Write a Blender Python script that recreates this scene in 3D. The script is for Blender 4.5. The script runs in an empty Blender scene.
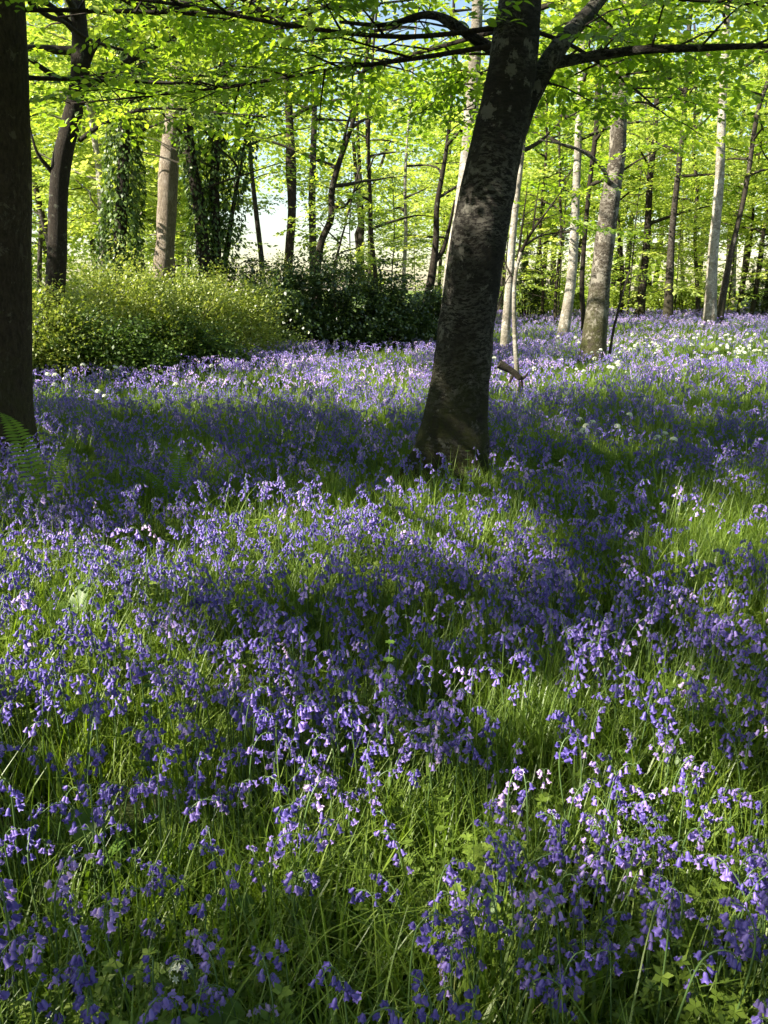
import bpy, math, random
import numpy as np
from mathutils import Vector, noise as mnoise
rng = np.random.default_rng(7)
random.seed(7)
R = math.radians
scene = bpy.context.scene
COL = scene.collection

# ------------------------------------------------------------------ camera
CAM_Z, PITCH, FPX, W, H = 1.5, R(15.5), 800.0, 768, 1024
cd = bpy.data.cameras.new("camera"); cam = bpy.data.objects.new("camera", cd); COL.objects.link(cam)
cam.location = (0, 0, CAM_Z); cam.rotation_euler = (R(90) - PITCH, 0, 0)
cd.sensor_fit = 'VERTICAL'; cd.sensor_height = 36.0; cd.lens = FPX / H * 36.0
cd.clip_start = 0.05; cd.clip_end = 3000
scene.camera = cam

# ------------------------------------------------------------------ sun + sky
SUN_EL, SUN_AZ = R(39), R(-112)          # azimuth clockwise from +Y : from the left, a little behind the viewer
S = np.array([math.sin(SUN_AZ) * math.cos(SUN_EL), math.cos(SUN_AZ) * math.cos(SUN_EL), math.sin(SUN_EL)])
sl = bpy.data.lights.new("sun", 'SUN'); sl.energy = 5.0; sl.angle = R(0.5); sl.color = (1.0, 0.93, 0.80)
so = bpy.data.objects.new("sun", sl); COL.objects.link(so)
so.rotation_euler = Vector(S).to_track_quat('Z', 'Y').to_euler()
so.location = tuple(S * 60)
wd = bpy.data.worlds.new("World"); scene.world = wd; wd.use_nodes = True
nt = wd.node_tree; bg = nt.nodes["Background"]
sky = nt.nodes.new("ShaderNodeTexSky"); sky.sky_type = 'NISHITA'; sky.sun_disc = False
sky.sun_elevation = SUN_EL; sky.sun_rotation = SUN_AZ; sky.dust_density = .8; sky.air_density = 1.2; sky.ozone_density = .6
nt.links.new(sky.outputs[0], bg.inputs[0]); bg.inputs[1].default_value = 0.066
vs = scene.view_settings
vs.view_transform = 'Standard'; vs.look = 'None'; vs.gamma = 1; vs.use_curve_mapping = False
vs.exposure = 1.84
cy = scene.cycles
cy.max_bounces = 5; cy.diffuse_bounces = 4; cy.glossy_bounces = 1; cy.transmission_bounces = 3; cy.transparent_max_bounces = 4
cy.use_adaptive_sampling = True; cy.adaptive_threshold = 0.02
cy.sample_clamp_indirect = 3
cy.use_denoising = True; cy.denoiser = 'OPENIMAGEDENOISE'; cy.denoising_input_passes = 'RGB_ALBEDO_NORMAL'

# ------------------------------------------------------------------ helpers
cP, sP = math.cos(PITCH), math.sin(PITCH)
def ray(px, py):
    a, b = (px - W / 2) / FPX, (H / 2 - py) / FPX
    return np.array([a, cP + b * sP, -sP + b * cP])
def at(px, py, y):
    d = ray(px, py); t = y / d[1]
    return np.array([0, 0, CAM_Z]) + d * t
def proj(p):
    p = np.atleast_2d(p).astype(float)
    x, y, z = p[:, 0], p[:, 1], p[:, 2] - CAM_Z
    f = y * cP - z * sP; u = y * sP + z * cP
    f = np.where(np.abs(f) < 1e-4, 1e-4, f)
    return W / 2 + FPX * x / f, H / 2 - FPX * u / f, f
def sm(a, b, x):
    t = np.clip((x - a) / (b - a), 0, 1); return t * t * (3 - 2 * t)
def gh(x, y):
    return (0.55 * sm(14, 42, y) * sm(-1, 14, x) + 0.035 * np.sin(x * 1.3 + 1) * np.cos(y * 0.9)
            + 0.02 * np.sin(x * 3.1 + y * 2.3) + 0.12 * sm(10, 20, y) * np.sin(x * .25 + y * .21))
def n3(x, y, z=0.0):
    return mnoise.noise(Vector((x, y, z)))
def nz(x, y, s=1.0, k=0.0):                # cheap vectorised noise, about -1..1
    x = x * s; y = y * s
    return (np.sin(1.7 * x + 2.1 * np.sin(1.3 * y + k) + k) + np.sin(2.3 * y + 1.7 * np.sin(1.9 * x - k) + 2 * k)
            + np.sin(3.1 * x + 2.9 * y + 1.3 * k)) / 3

def mesh(name, V, Fs, mat, parent=None, attr=None, smooth=False, mats=None, midx=None, loc=None):
    """V (n,3); Fs = list of (m,k) index arrays"""
    me = bpy.data.meshes.new(name)
    V = np.asarray(V, dtype=np.float32)
    me.vertices.add(len(V)); me.vertices.foreach_set("co", V.ravel())
    Fs = [np.asarray(f, dtype=np.int32) for f in Fs if len(f)]
    nl = sum(f.size for f in Fs); npoly = sum(len(f) for f in Fs)
    me.loops.add(nl); me.loops.foreach_set("vertex_index", np.concatenate([f.ravel() for f in Fs]))
    me.polygons.add(npoly)
    tot = np.concatenate([np.full(len(f), f.shape[1], dtype=np.int32) for f in Fs])
    st = np.concatenate([[0], np.cumsum(tot)[:-1]]).astype(np.int32)
    me.polygons.foreach_set("loop_start", st)
    if smooth: me.polygons.foreach_set("use_smooth", np.ones(npoly, dtype=bool))
    for m in (mats or [mat]): me.materials.append(m)
    if midx is not None: me.polygons.foreach_set("material_index", np.asarray(midx, dtype=np.int32))
    me.update(calc_edges=True)
    if attr is not None:
        a = me.attributes.new("rnd", 'FLOAT', 'POINT'); a.data.foreach_set("value", np.asarray(attr, dtype=np.float32))
    o = bpy.data.objects.new(name, me)
    if parent is not False: COL.objects.link(o)
    if parent: o.parent = parent
    if loc is not None: o.location = loc
    return o
class MB:
    """collects pieces into one mesh"""
    def __init__(s): s.V = []; s.F = {3: [], 4: []}; s.A = []; s.M = {3: [], 4: []}; s.n = 0
    def add(s, V, F, a=0.5, m=0):
        V = np.asarray(V, float); s.V.append(V)
        s.A.append(np.full(len(V), a) if np.isscalar(a) else np.asarray(a))
        for f in (F if isinstance(F, list) else [F]):
            f = np.asarray(f)
            if len(f): s.F[f.shape[1]].append(f + s.n); s.M[f.shape[1]].append(np.full(len(f), m))
        s.n += len(V)
    def out(s, name, mat, parent=None, off=None, smooth=False, mats=None):
        if not s.n: return None
        V = np.concatenate(s.V)
        if off is not None: V = V - np.asarray(off)
        Fs = [np.concatenate(s.F[k]) for k in (3, 4) if s.F[k]]
        mi = np.concatenate([np.concatenate(s.M[k]) for k in (3, 4) if s.M[k]])
        return mesh(name, V, Fs, mat, parent, attr=np.concatenate(s.A), smooth=smooth, mats=mats, midx=mi if mats else None)
def empty(name, loc, rz=0.0):
    o = bpy.data.objects.new(name, None); COL.objects.link(o); o.location = tuple(loc); o.rotation_euler.z = rz
    o.empty_display_size = .2
    return o
def tag(o, label=None, cat=None, group=None, kind=None):
    if label: o['label'] = label
    if cat: o['category'] = cat
    if group: o['group'] = group
    if kind: o['kind'] = kind
    return o
def catmull(P, n):
    P = np.asarray(P, float)
    Q = np.vstack([2 * P[0] - P[1], P, 2 * P[-1] - P[-2]])
    out = []
    for i in range(1, len(Q) - 2):
        a, b, c, d = Q[i - 1], Q[i], Q[i + 1], Q[i + 2]
        for k in range(n):
            t = k / n
            out.append(.5 * ((2 * b) + (-a + c) * t + (2 * a - 5 * b + 4 * c - d) * t * t + (-a + 3 * b - 3 * c + d) * t ** 3))
    out.append(P[-1])
    return np.array(out)
def tube(P, r, seg=8, rough=0.0, fr=3.0, cap=True, flare=None):
    P = np.asarray(P, float); r = np.broadcast_to(np.asarray(r, float), (len(P),))
    T = np.gradient(P, axis=0); T /= np.linalg.norm(T, axis=1)[:, None] + 1e-9
    u = np.cross(T[0], [0, 1, 0.03]); u /= np.linalg.norm(u)
    V = []
    ang = np.arange(seg) * 2 * math.pi / seg
    for i in range(len(P)):
        u = u - T[i] * np.dot(u, T[i]); u /= np.linalg.norm(u); v = np.cross(T[i], u)
        rr = np.full(seg, r[i])
        if flare is not None: rr = rr * flare(i / (len(P) - 1), ang, P[i])
        ring = P[i] + np.outer(np.cos(ang) * rr, u) + np.outer(np.sin(ang) * rr, v)
        if rough:
            for j in range(seg):
                q = ring[j] * fr
                dn = n3(q[0], q[1], q[2] * .6) + .5 * n3(q[0] * 3, q[1] * 3, q[2] * 2)
                ring[j] = P[i] + (ring[j] - P[i]) * (1 + rough * dn)
        V.append(ring)
    V = np.concatenate(V)
    i = np.arange(len(P) - 1)[:, None] * seg; j = np.arange(seg)[None]; k = (j + 1) % seg
    F4 = np.stack([i + j, i + k, i + seg + k, i + seg + j], -1).reshape(-1, 4)
    F3 = np.zeros((0, 3), int)
    if cap:
        V = np.vstack([V, P[-1] + T[-1] * r[-1] * .5]); c = len(V) - 1; b = (len(P) - 1) * seg
        F3 = np.array([[b + q, b + (q + 1) % seg, c] for q in range(seg)])
    return V, [F4, F3]

# ------------------------------------------------------------------ materials
def newmat(name):
    m = bpy.data.materials.new(name); m.use_nodes = True
    t = m.node_tree; t.nodes.clear(); o = t.nodes.new("ShaderNodeOutputMaterial")
    return m, t, o
def N(t, typ, **kw):
    n = t.nodes.new(typ)
    for k, v in kw.items(): setattr(n, k, v)
    return n
def mixcol(t, fac, a, b, blend='MIX'):
    m = N(t, "ShaderNodeMix", data_type='RGBA', blend_type=blend)
    for s, v in ((0, fac), (6, a), (7, b)):
        if hasattr(v, 'links'): t.links.new(v, m.inputs[s])
        else: m.inputs[s].default_value = v if s == 0 else (*v, 1)
    return m.outputs[2]
def ramp(t, fac, stops):
    r = N(t, "ShaderNodeValToRGB"); e = r.color_ramp.elements
    while len(e) < len(stops): e.new(.5)
    for el, (p, c) in zip(e, stops): el.position = p; el.color = (*c, 1) if len(c) == 3 else c
    t.links.new(fac, r.inputs[0]); return r.outputs[0]
def noisetex(t, scale, detail=4, vec=None, rough=.6):
    n = N(t, "ShaderNodeTexNoise"); n.inputs['Scale'].default_value = scale; n.inputs['Detail'].default_value = detail
    n.inputs['Roughness'].default_value = rough
    if vec is not None: t.links.new(vec, n.inputs['Vector'])
    return n.outputs[0]
def leafmat(name, stops, trans=(1.25, 1.35, .5), tfac=.5, gloss=.06, src='attr', rough=.45):
    """thin translucent leaf or petal; colour from a per-leaf random number"""
    m, t, o = newmat(name)
    if src == 'attr':
        a = N(t, "ShaderNodeAttribute", attribute_name="rnd"); f = a.outputs['Fac']
        base = ramp(t, f, stops)
    elif src == 'inst':
        a = N(t, "ShaderNodeAttribute", attribute_name="tint", attribute_type='INSTANCER')
        b = N(t, "ShaderNodeAttribute", attribute_name="rnd")
        ad = N(t, "ShaderNodeMath", operation='MULTIPLY_ADD'); t.links.new(b.outputs['Fac'], ad.inputs[0]); ad.inputs[1].default_value = .3
        t.links.new(a.outputs['Fac'], ad.inputs[2])
        sb = N(t, "ShaderNodeMath", operation='SUBTRACT'); t.links.new(ad.outputs[0], sb.inputs[0]); sb.inputs[1].default_value = .15
        base = ramp(t, sb.outputs[0], stops)
    else:
        a = N(t, "ShaderNodeObjectInfo"); base = ramp(t, a.outputs['Alpha'], stops) if False else a.outputs['Color']
    tcol = mixcol(t, 1.0, base, trans, 'MULTIPLY')
    d = N(t, "ShaderNodeBsdfDiffuse"); t.links.new(base, d.inputs[0])
    tr = N(t, "ShaderNodeBsdfTranslucent"); t.links.new(tcol, tr.inputs[0])
    mx = N(t, "ShaderNodeMixShader"); mx.inputs[0].default_value = tfac
    t.links.new(d.outputs[0], mx.inputs[1]); t.links.new(tr.outputs[0], mx.inputs[2])
    g = N(t, "ShaderNodeBsdfGlossy"); g.inputs['Roughness'].default_value = rough; g.inputs[0].default_value = (1, 1, 1, 1)
    m2 = N(t, "ShaderNodeMixShader"); m2.inputs[0].default_value = gloss
    t.links.new(mx.outputs[0], m2.inputs[1]); t.links.new(g.outputs[0], m2.inputs[2])
    t.links.new(m2.outputs[0], o.inputs[0])
    return m
def barkmat(name, dark, mid, pale, pale_amt=.5, moss=0.0, hz=3.0, scale=6.0, moss_h=1.2, patch=.5, bump=1.0):
    """bark: fissured two-tone ground, small flecks, large lichen patches, moss low down"""
    m, t, o = newmat(name)
    tc = N(t, "ShaderNodeTexCoord"); mp = N(t, "ShaderNodeMapping"); mp.inputs['Scale'].default_value = (1, 1, hz)
    wn = N(t, "ShaderNodeTexNoise"); wn.inputs['Scale'].default_value = 1.7; wn.inputs['Detail'].default_value = 3; t.links.new(tc.outputs['Object'], wn.inputs['Vector'])
    wv = N(t, "ShaderNodeVectorMath", operation='MULTIPLY_ADD'); t.links.new(wn.outputs[1], wv.inputs[0]); wv.inputs[1].default_value = (.22, .22, .22); t.links.new(tc.outputs['Object'], wv.inputs[2])
    t.links.new(wv.outputs[0], mp.inputs[0]); v = mp.outputs[0]; ob = tc.outputs['Object']
    def mul(a, b):
        q = N(t, "ShaderNodeMath", operation='MULTIPLY', use_clamp=True); t.links.new(a, q.inputs[0])
        if hasattr(b, 'links'): t.links.new(b, q.inputs[1])
        else: q.inputs[1].default_value = b
        return q.outputs[0]
    fine = noisetex(t, scale * 5, 8, v, .75); big = noisetex(t, scale * .35, 4, ob, .6); fl = noisetex(t, scale * 2.6, 7, v, .78); pt = noisetex(t, scale * .9, 8, wv.outputs[0], .72)
    c = ramp(t, fine, [(.36, dark), (.64, mid)])
    e = .5 + (.5 - pale_amt) * .3
    zone = ramp(t, big, [(.40, (.08, .08, .08)), (.62, (1, 1, 1))])
    c = mixcol(t, mul(ramp(t, fl, [(e, (0, 0, 0)), (e + .05, (1, 1, 1))]), zone), c, tuple(x * .75 for x in pale))
    p2 = .60 + (.5 - patch) * .25
    c = mixcol(t, mul(ramp(t, pt, [(p2, (0, 0, 0)), (p2 + .03, (1, 1, 1))]), .85), c, pale)
    if moss:
        sx = N(t, "ShaderNodeSeparateXYZ"); t.links.new(ob, sx.inputs[0])
        mr = N(t, "ShaderNodeMapRange"); t.links.new(sx.outputs[2], mr.inputs[0])
        mr.inputs[1].default_value = moss_h; mr.inputs[2].default_value = moss_h * .25; mr.inputs[3].default_value = 0.0; mr.inputs[4].default_value = moss
        mb = ramp(t, noisetex(t, 7, 6, ob, .7), [(.38, (.1, .1, .1)), (.58, (1, 1, 1))])
        c = mixcol(t, mul(mb, mr.outputs[0]), c, (.045, .048, .010))
    b = N(t, "ShaderNodeBsdfPrincipled"); t.links.new(c, b.inputs['Base Color']); b.inputs['Roughness'].default_value = .85
    b.inputs['Specular IOR Level'].default_value = .2
    bp = N(t, "ShaderNodeBump"); bp.inputs['Strength'].default_value = bump; bp.inputs['Distance'].default_value = .03
    t.links.new(fine, bp.inputs['Height']); t.links.new(bp.outputs[0], b.inputs['Normal'])
    t.links.new(b.outputs[0], o.inputs[0])
    return m
M = {}
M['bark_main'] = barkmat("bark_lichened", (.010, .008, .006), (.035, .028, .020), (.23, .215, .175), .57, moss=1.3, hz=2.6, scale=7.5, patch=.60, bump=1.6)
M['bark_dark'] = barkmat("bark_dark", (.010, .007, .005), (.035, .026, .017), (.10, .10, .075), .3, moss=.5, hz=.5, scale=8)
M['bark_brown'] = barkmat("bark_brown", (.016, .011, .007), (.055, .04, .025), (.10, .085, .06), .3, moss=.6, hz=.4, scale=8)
M['bark_lit'] = barkmat('bark_grey_sunlit', (.022, .017, .012), (.085, .07, .05), (.27, .245, .20), .55, moss=.9, hz=1.4, scale=5, patch=.75, moss_h=2.2)  # grey bark with its pale flecks raised to stand in for sunlight
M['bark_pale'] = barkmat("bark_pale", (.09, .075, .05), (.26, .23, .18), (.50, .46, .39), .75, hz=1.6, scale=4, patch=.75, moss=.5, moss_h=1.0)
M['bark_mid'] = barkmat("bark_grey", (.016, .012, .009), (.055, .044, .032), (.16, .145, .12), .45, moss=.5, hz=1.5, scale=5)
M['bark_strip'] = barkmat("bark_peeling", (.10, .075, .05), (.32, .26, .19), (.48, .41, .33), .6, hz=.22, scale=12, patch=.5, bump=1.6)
M['twig'] = barkmat("bark_twig", (.015, .012, .008), (.05, .04, .025), (.10, .1, .07), .4, scale=10)
LG = [(0.0, (.11, .18, .018)), (.5, (.20, .30, .032)), (1.0, (.34, .41, .07))]
M['leaf_beech'] = leafmat("leaf_beech", LG, tfac=.55, trans=(1.7, 1.8, .6))
M['leaf_bright'] = leafmat("leaf_spring_green", [(0, (.19, .27, .035)), (.5, (.33, .43, .07)), (1, (.52, .57, .16))], tfac=.55, trans=(1.35, 1.35, .7))
M['leaf_shrub'] = leafmat("leaf_pale_shrub", [(0, (.11, .16, .02)), (.5, (.24, .30, .05)), (1, (.42, .44, .14))], tfac=.45, trans=(1.3, 1.3, .6))
M['leaf_laurel'] = leafmat("leaf_dark_evergreen", [(0, (.02, .038, .008)), (.6, (.045, .08, .014)), (1, (.17, .23, .06))], tfac=.25, gloss=.07, rough=.35)  # palest leaf tone put in as highlights on the dark shrubs
M['leaf_ivy'] = leafmat("leaf_ivy", [(0, (.025, .05, .008)), (.6, (.065, .115, .016)), (1, (.14, .20, .035))], tfac=.25, gloss=.03)
M['leaf_copper'] = leafmat("leaf_dull_purple", [(0, (.02, .018, .012)), (1, (.07, .05, .035))], tfac=.3)
M['grass'] = leafmat("grass_blade", [(0, (.055, .10, .011)), (.5, (.13, .20, .022)), (.93, (.26, .34, .045)), (1, (.32, .29, .12))], src='inst', tfac=.45, trans=(1.4, 1.5, .5), gloss=.03)
M['bell_stuff'] = leafmat("bluebell_petal_field", [(0, (.072, .055, .27)), (.45, (.158, .112, .44)), (.8, (.37, .265, .64)), (1, (.66, .49, .74))], src='inst', tfac=.35, trans=(1.2, 1.0, 1.15), gloss=.03)
M['bell'] = leafmat("bluebell_petal", None, src='objcol', tfac=.35, trans=(1.2, 1.0, 1.15), gloss=.03)
M['stem'] = leafmat("flower_stem", [(0, (.07, .13, .025)), (1, (.10, .15, .06))], tfac=.1, gloss=.04)
M['stem_dark'] = leafmat("flower_stem_purple", [(0, (.035, .035, .06)), (1, (.05, .05, .09))], tfac=.1, gloss=.04)
M['white_petal'] = leafmat("white_petal", [(0, (.62, .66, .45)), (1, (.80, .80, .70))], tfac=.3, trans=(1, 1, .9))
M['leaf_broad'] = leafmat("leaf_broad", [(0, (.06, .125, .016)), (1, (.12, .20, .03))], tfac=.45, trans=(1.3, 1.4, .5), gloss=.02)
M['leaf_fern'] = leafmat('leaf_fern', [(0, (.07, .13, .015)), (1, (.16, .24, .03))], tfac=.4, trans=(1.3, 1.4, .5), gloss=.015)
M['cover'] = leafmat("leaf_ground_cover", [(0, (.065, .11, .013)), (.6, (.15, .22, .026)), (1, (.29, .36, .07))], src='inst', tfac=.45, trans=(1.3, 1.35, .5), gloss=.025)
def groundmat():
    m, t, o = newmat("woodland_soil")
    tc = N(t, "ShaderNodeTexCoord"); a = noisetex(t, 2.2, 6, tc.outputs['Object']); b_ = noisetex(t, 30, 5, tc.outputs['Object'])
    c = ramp(t, b_, [(.3, (.018, .016, .008)), (.7, (.05, .045, .02))])
    g = ramp(t, a, [(.35, (0, 0, 0)), (.6, (1, 1, 1))])
    c = mixcol(t, g, c, (.03, .055, .01))
    sx = N(t, "ShaderNodeSeparateXYZ"); t.links.new(tc.outputs['Object'], sx.inputs[0])
    mr = N(t, "ShaderNodeMapRange"); t.links.new(sx.outputs[1], mr.inputs[0]); mr.inputs[1].default_value = 46; mr.inputs[2].default_value = 56
    c = mixcol(t, mr.outputs[0], c, (.16, .22, .05))
    b = N(t, "ShaderNodeBsdfPrincipled"); t.links.new(c, b.inputs['Base Color']); b.inputs['Roughness'].default_value = .95
    b.inputs['Specular IOR Level'].default_value = .1
    bp = N(t, "ShaderNodeBump"); bp.inputs['Strength'].default_value = .6; t.links.new(b_, bp.inputs['Height']); t.links.new(bp.outputs[0], b.inputs['Normal'])
    t.links.new(b.outputs[0], o.inputs[0]); return m
M['soil'] = groundmat()

# ------------------------------------------------------------------ ground
def axis(a, b, step, far):
    core = np.arange(a, b + .01, step)
    lo = a - np.geomspace(step, far, 26).cumsum() / 4; hi = b + np.geomspace(step, far, 26).cumsum() / 4
    return np.concatenate([lo[::-1], core, hi])
gx = axis(-16, 24, .4, 1500); gy = axis(-4, 44, .4, 1500)
X, Y = np.meshgrid(gx, gy); Z = gh(X, Y)
V = np.stack([X, Y, Z], -1).reshape(-1, 3); nx = len(gx)
ii, jj = np.meshgrid(np.arange(len(gy) - 1), np.arange(nx - 1), indexing='ij'); q = (ii * nx + jj).ravel()
tag(mesh("ground", V, [np.stack([q, q + 1, q + nx + 1, q + nx], -1)], M['soil'], smooth=True), 'dark woodland soil under the bluebells and grass', 'ground', kind='structure')

# ------------------------------------------------------------------ where the sun reaches (gaps cut in the crowns to let it through)
# ellipses on the flower tops as seen in the view: x, y, rx, ry, strength
LIT = [(330, 500, 110, 26, 1), (210, 540, 120, 24, .8), (70, 560, 85, 28, .8), (480, 500, 75, 46, 1), (390, 545, 80, 22, .6),
       (365, 384, 85, 15, 1), (190, 390, 100, 13, .95), (260, 354, 90, 10, 1), (400, 346, 50, 9, .9), (512, 383, 40, 16, 1),
       (600, 330, 110, 8, 1), (700, 350, 110, 13, .9), (745, 352, 30, 12, 1), (590, 376, 55, 11, 1), (720, 525, 70, 42, 1),
       (690, 500, 40, 20, .8), (390, 720, 60, 55, .9), (440, 755, 90, 45, .75), (690, 720, 80, 42, .9), (745, 740, 40, 50, .7),
       (90, 835, 80, 42, .8), (45, 800, 60, 30, .6), (205, 790, 55, 26, .6), (240, 690, 50, 20, .55), (110, 690, 60, 25, .5),
       (470, 850, 60, 40, .65), (620, 640, 50, 20, .5), (600, 780, 60, 30, .45), (340, 840, 40, 30, .5), (710, 850, 60, 35, .5),
       (30, 930, 60, 40, .5), (560, 900, 50, 35, .45), (200, 960, 70, 40, .45), (345, 980, 50, 40, .4), (740, 960, 40, 60, .45), (660, 960, 40, 30, .35),
       (34, 440, 30, 30, .9), (185, 445, 30, 10, .8), (120, 600, 70, 18, .5), (560, 560, 50, 20, .4), (640, 560, 40, 18, .5), (440, 590, 90, 14, .4), (300, 610, 60, 12, .35)]
LITA = np.array(LIT); STR = LITA[(LITA[:, 4] >= .8) & (LITA[:, 1] < 400)]
LIT3D = []       # (point, radius) real things the sun strikes
def sunlit_gap(p, rad=.13):
    """True if the sunbeam this spray would block should stay open"""
    t = (p[2] - .33) / S[2]; g = p - S * t
    if g[1] > .3:
        px, py, f = proj(g); px, py = px[0], py[0]
        if -60 < px < W + 60 and py < H + 60:
            jx = px + 14 * n3(px / 40, py / 25, 3); jy = py + 7 * n3(px / 40, py / 25, 9)
            e = FPX * rad / max(f[0], .6); ev = e * min(1, 1.6 / max(f[0], 1.2)); r = ((jx - LITA[:, 0]) / (LITA[:, 2] * .92 + e)) ** 2 + ((jy - LITA[:, 1]) / (LITA[:, 3] * .92 + ev)) ** 2
            if (r < 1.1).any():
                s = LITA[r < 1.1, 4].max()
                if s >= .8 or random.random() < .35 + .65 * s: return True
            # loose dapple: small gaps everywhere
            if n3(g[0] * 3.2, g[1] * 3.2, 5) + .5 * n3(g[0] * 7, g[1] * 7, 2) > (.0 if py > 590 else .17) and f[0] < 8: return True
            return False
    if n3(g[0] * 1.2, g[1] * 1.2, 5) > .25: return True
    return False
def strong_gap(p):
    g = p - S * ((p[2] - .33) / S[2])
    if g[1] < 5: return False
    px, py, f = proj(g); q = STR
    return bool(((((px[0] - q[:, 0]) / (q[:, 2] + 8)) ** 2 + ((py[0] - q[:, 1]) / (q[:, 3] + 3)) ** 2) < 1).any())
def blocks_lit(p, margin=.25):
    if not LIT3D: return False
    d = P3 - p; t = d @ (-S); perp = np.linalg.norm(d + np.outer(t, S), axis=1)
    return bool(((perp < R3 + margin) & (t > np.maximum(R3 + .3, 0.6))).any())
def keep(p):
    if p[2] > 2 and p[1] < 3.2 and abs(p[0]) < 2 and p[2] < 3.1: return False
    if sunlit_gap(p): return False
    if blocks_lit(p): return random.random() < .10
    return True

# ------------------------------------------------------------------ leaves
def leaf_tpl(hi):
    if hi:   # pointed oval, folded on the midrib, curved
        V = np.array([[0, 0, 0], [.34, 0, .0], [.70, 0, -.01], [1, 0, -.08],
                      [.20, .20, .05], [.52, .30, .07], [.82, .17, .02], [.20, -.20, .05], [.52, -.30, .07], [.82, -.17, .02]])
        F4 = np.array([[0, 1, 5, 4], [1, 2, 6, 5], [1, 0, 7, 8], [2, 1, 8, 9]]); F3 = np.array([[2, 3, 6], [3, 2, 9]])
        return V, F3, F4
    V = np.array([[0, 0, 0], [.5, .31, .05], [1, 0, -.06], [.5, -.31, .05]])
    return V, np.zeros((0, 3), int), np.array([[0, 1, 2, 3]])
LEAF = {True: leaf_tpl(True), False: leaf_tpl(False)}
def rotmat(yaw, pitch, roll):
    """arrays -> (n,3,3), x axis = leaf direction"""
    cy_, sy = np.cos(yaw), np.sin(yaw); cp, sp = np.cos(pitch), np.sin(pitch); cr, sr = np.cos(roll), np.sin(roll)
    o = np.empty((len(yaw), 3, 3))
    o[:, 0, 0] = cy_ * cp; o[:, 0, 1] = cy_ * sp * sr - sy * cr; o[:, 0, 2] = cy_ * sp * cr + sy * sr
    o[:, 1, 0] = sy * cp; o[:, 1, 1] = sy * sp * sr + cy_ * cr; o[:, 1, 2] = sy * sp * cr - cy_ * sr
    o[:, 2, 0] = -sp; o[:, 2, 1] = cp * sr; o[:, 2, 2] = cp * cr
    return o
def leaves_mesh(mb, pos, yaw, pitch, roll, size, rnd, hi):
    tv, f3, f4 = LEAF[hi]; n = len(pos); k = len(tv)
    Rm = rotmat(yaw, pitch, roll)
    V = np.einsum('nij,kj->nki', Rm, tv) * size[:, None, None] + pos[:, None]
    off = (np.arange(n) * k)[:, None, None]
    Fs = [f for f in ((f4[None] + off).reshape(-1, 4), (f3[None] + off).reshape(-1, 3) if len(f3) else np.zeros((0, 3), int)) if len(f)]
    mb.add(V.reshape(-1, 3), Fs, np.repeat(rnd, k))
def spray_tpl(seed, L=.55, ls=.065, nside=3):
    r = np.random.default_rng(seed); P = []; Yw = []
    def twig(o, a, l, z0):
        n = int(l / .042)
        for i in range(1, n + 1):
            s = i / n; x = o + np.array([math.cos(a), math.sin(a), 0]) * l * s; x[2] = z0 - .10 * (x[0] ** 2) + r.normal(0, .012)
            P.append(x); Yw.append(a + (1 if i % 2 else -1) * r.uniform(.5, 1.1) if i < n else a)
    twig(np.zeros(3), 0, L, 0)
    for k in range(nside):
        s = (k + .7) / (nside + .6); sg = 1 if k % 2 else -1
        twig(np.array([L * s, 0, 0]), sg * r.uniform(.6, .95), L * r.uniform(.4, .6) * (1.1 - s * .5), 0)
        if r.random() < .7: twig(np.array([L * s * .8, 0, 0]), -sg * r.uniform(.6, .95), L * r.uniform(.25, .45), 0)
    P = np.array(P); n = len(P)
    return dict(P=P, yaw=np.array(Yw), pitch=r.normal(.12, .25, n), roll=r.normal(0, .35, n), size=ls * r.uniform(.7, 1.25, n), rnd=r.uniform(0, 1, n))
SPR = [spray_tpl(s) for s in range(8)]
SPR_FAR = []
for s_ in range(6):
    q_ = spray_tpl(50 + s_, L=.8, ls=.12, nside=3); sel = np.arange(len(q_['P'])) % 2 == 0
    SPR_FAR.append({k: v[sel] for k, v in q_.items()})
def place_sprays(mb, items, hi, tpls, bias=0.0, lscale=1.0):
    """items: (pos, yaw, pitch, scale)"""
    for p, yw, pt, sc in items:
        q = tpls[random.randrange(len(tpls))]
        R1 = rotmat(np.array([yw]), np.array([pt]), np.array([random.gauss(0, .25)]))[0]
        pos = (q['P'] * sc) @ R1.T + p
        leaves_mesh(mb, pos, q['yaw'] + yw, q['pitch'] + pt, q['roll'] + random.gauss(0, .15), q['size'] * lscale * (.8 + .4 * random.random()),
                    np.clip(q['rnd'] * .55 + .22 + bias + .30 * random.gauss(0, 1), 0, 1), hi)

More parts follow.
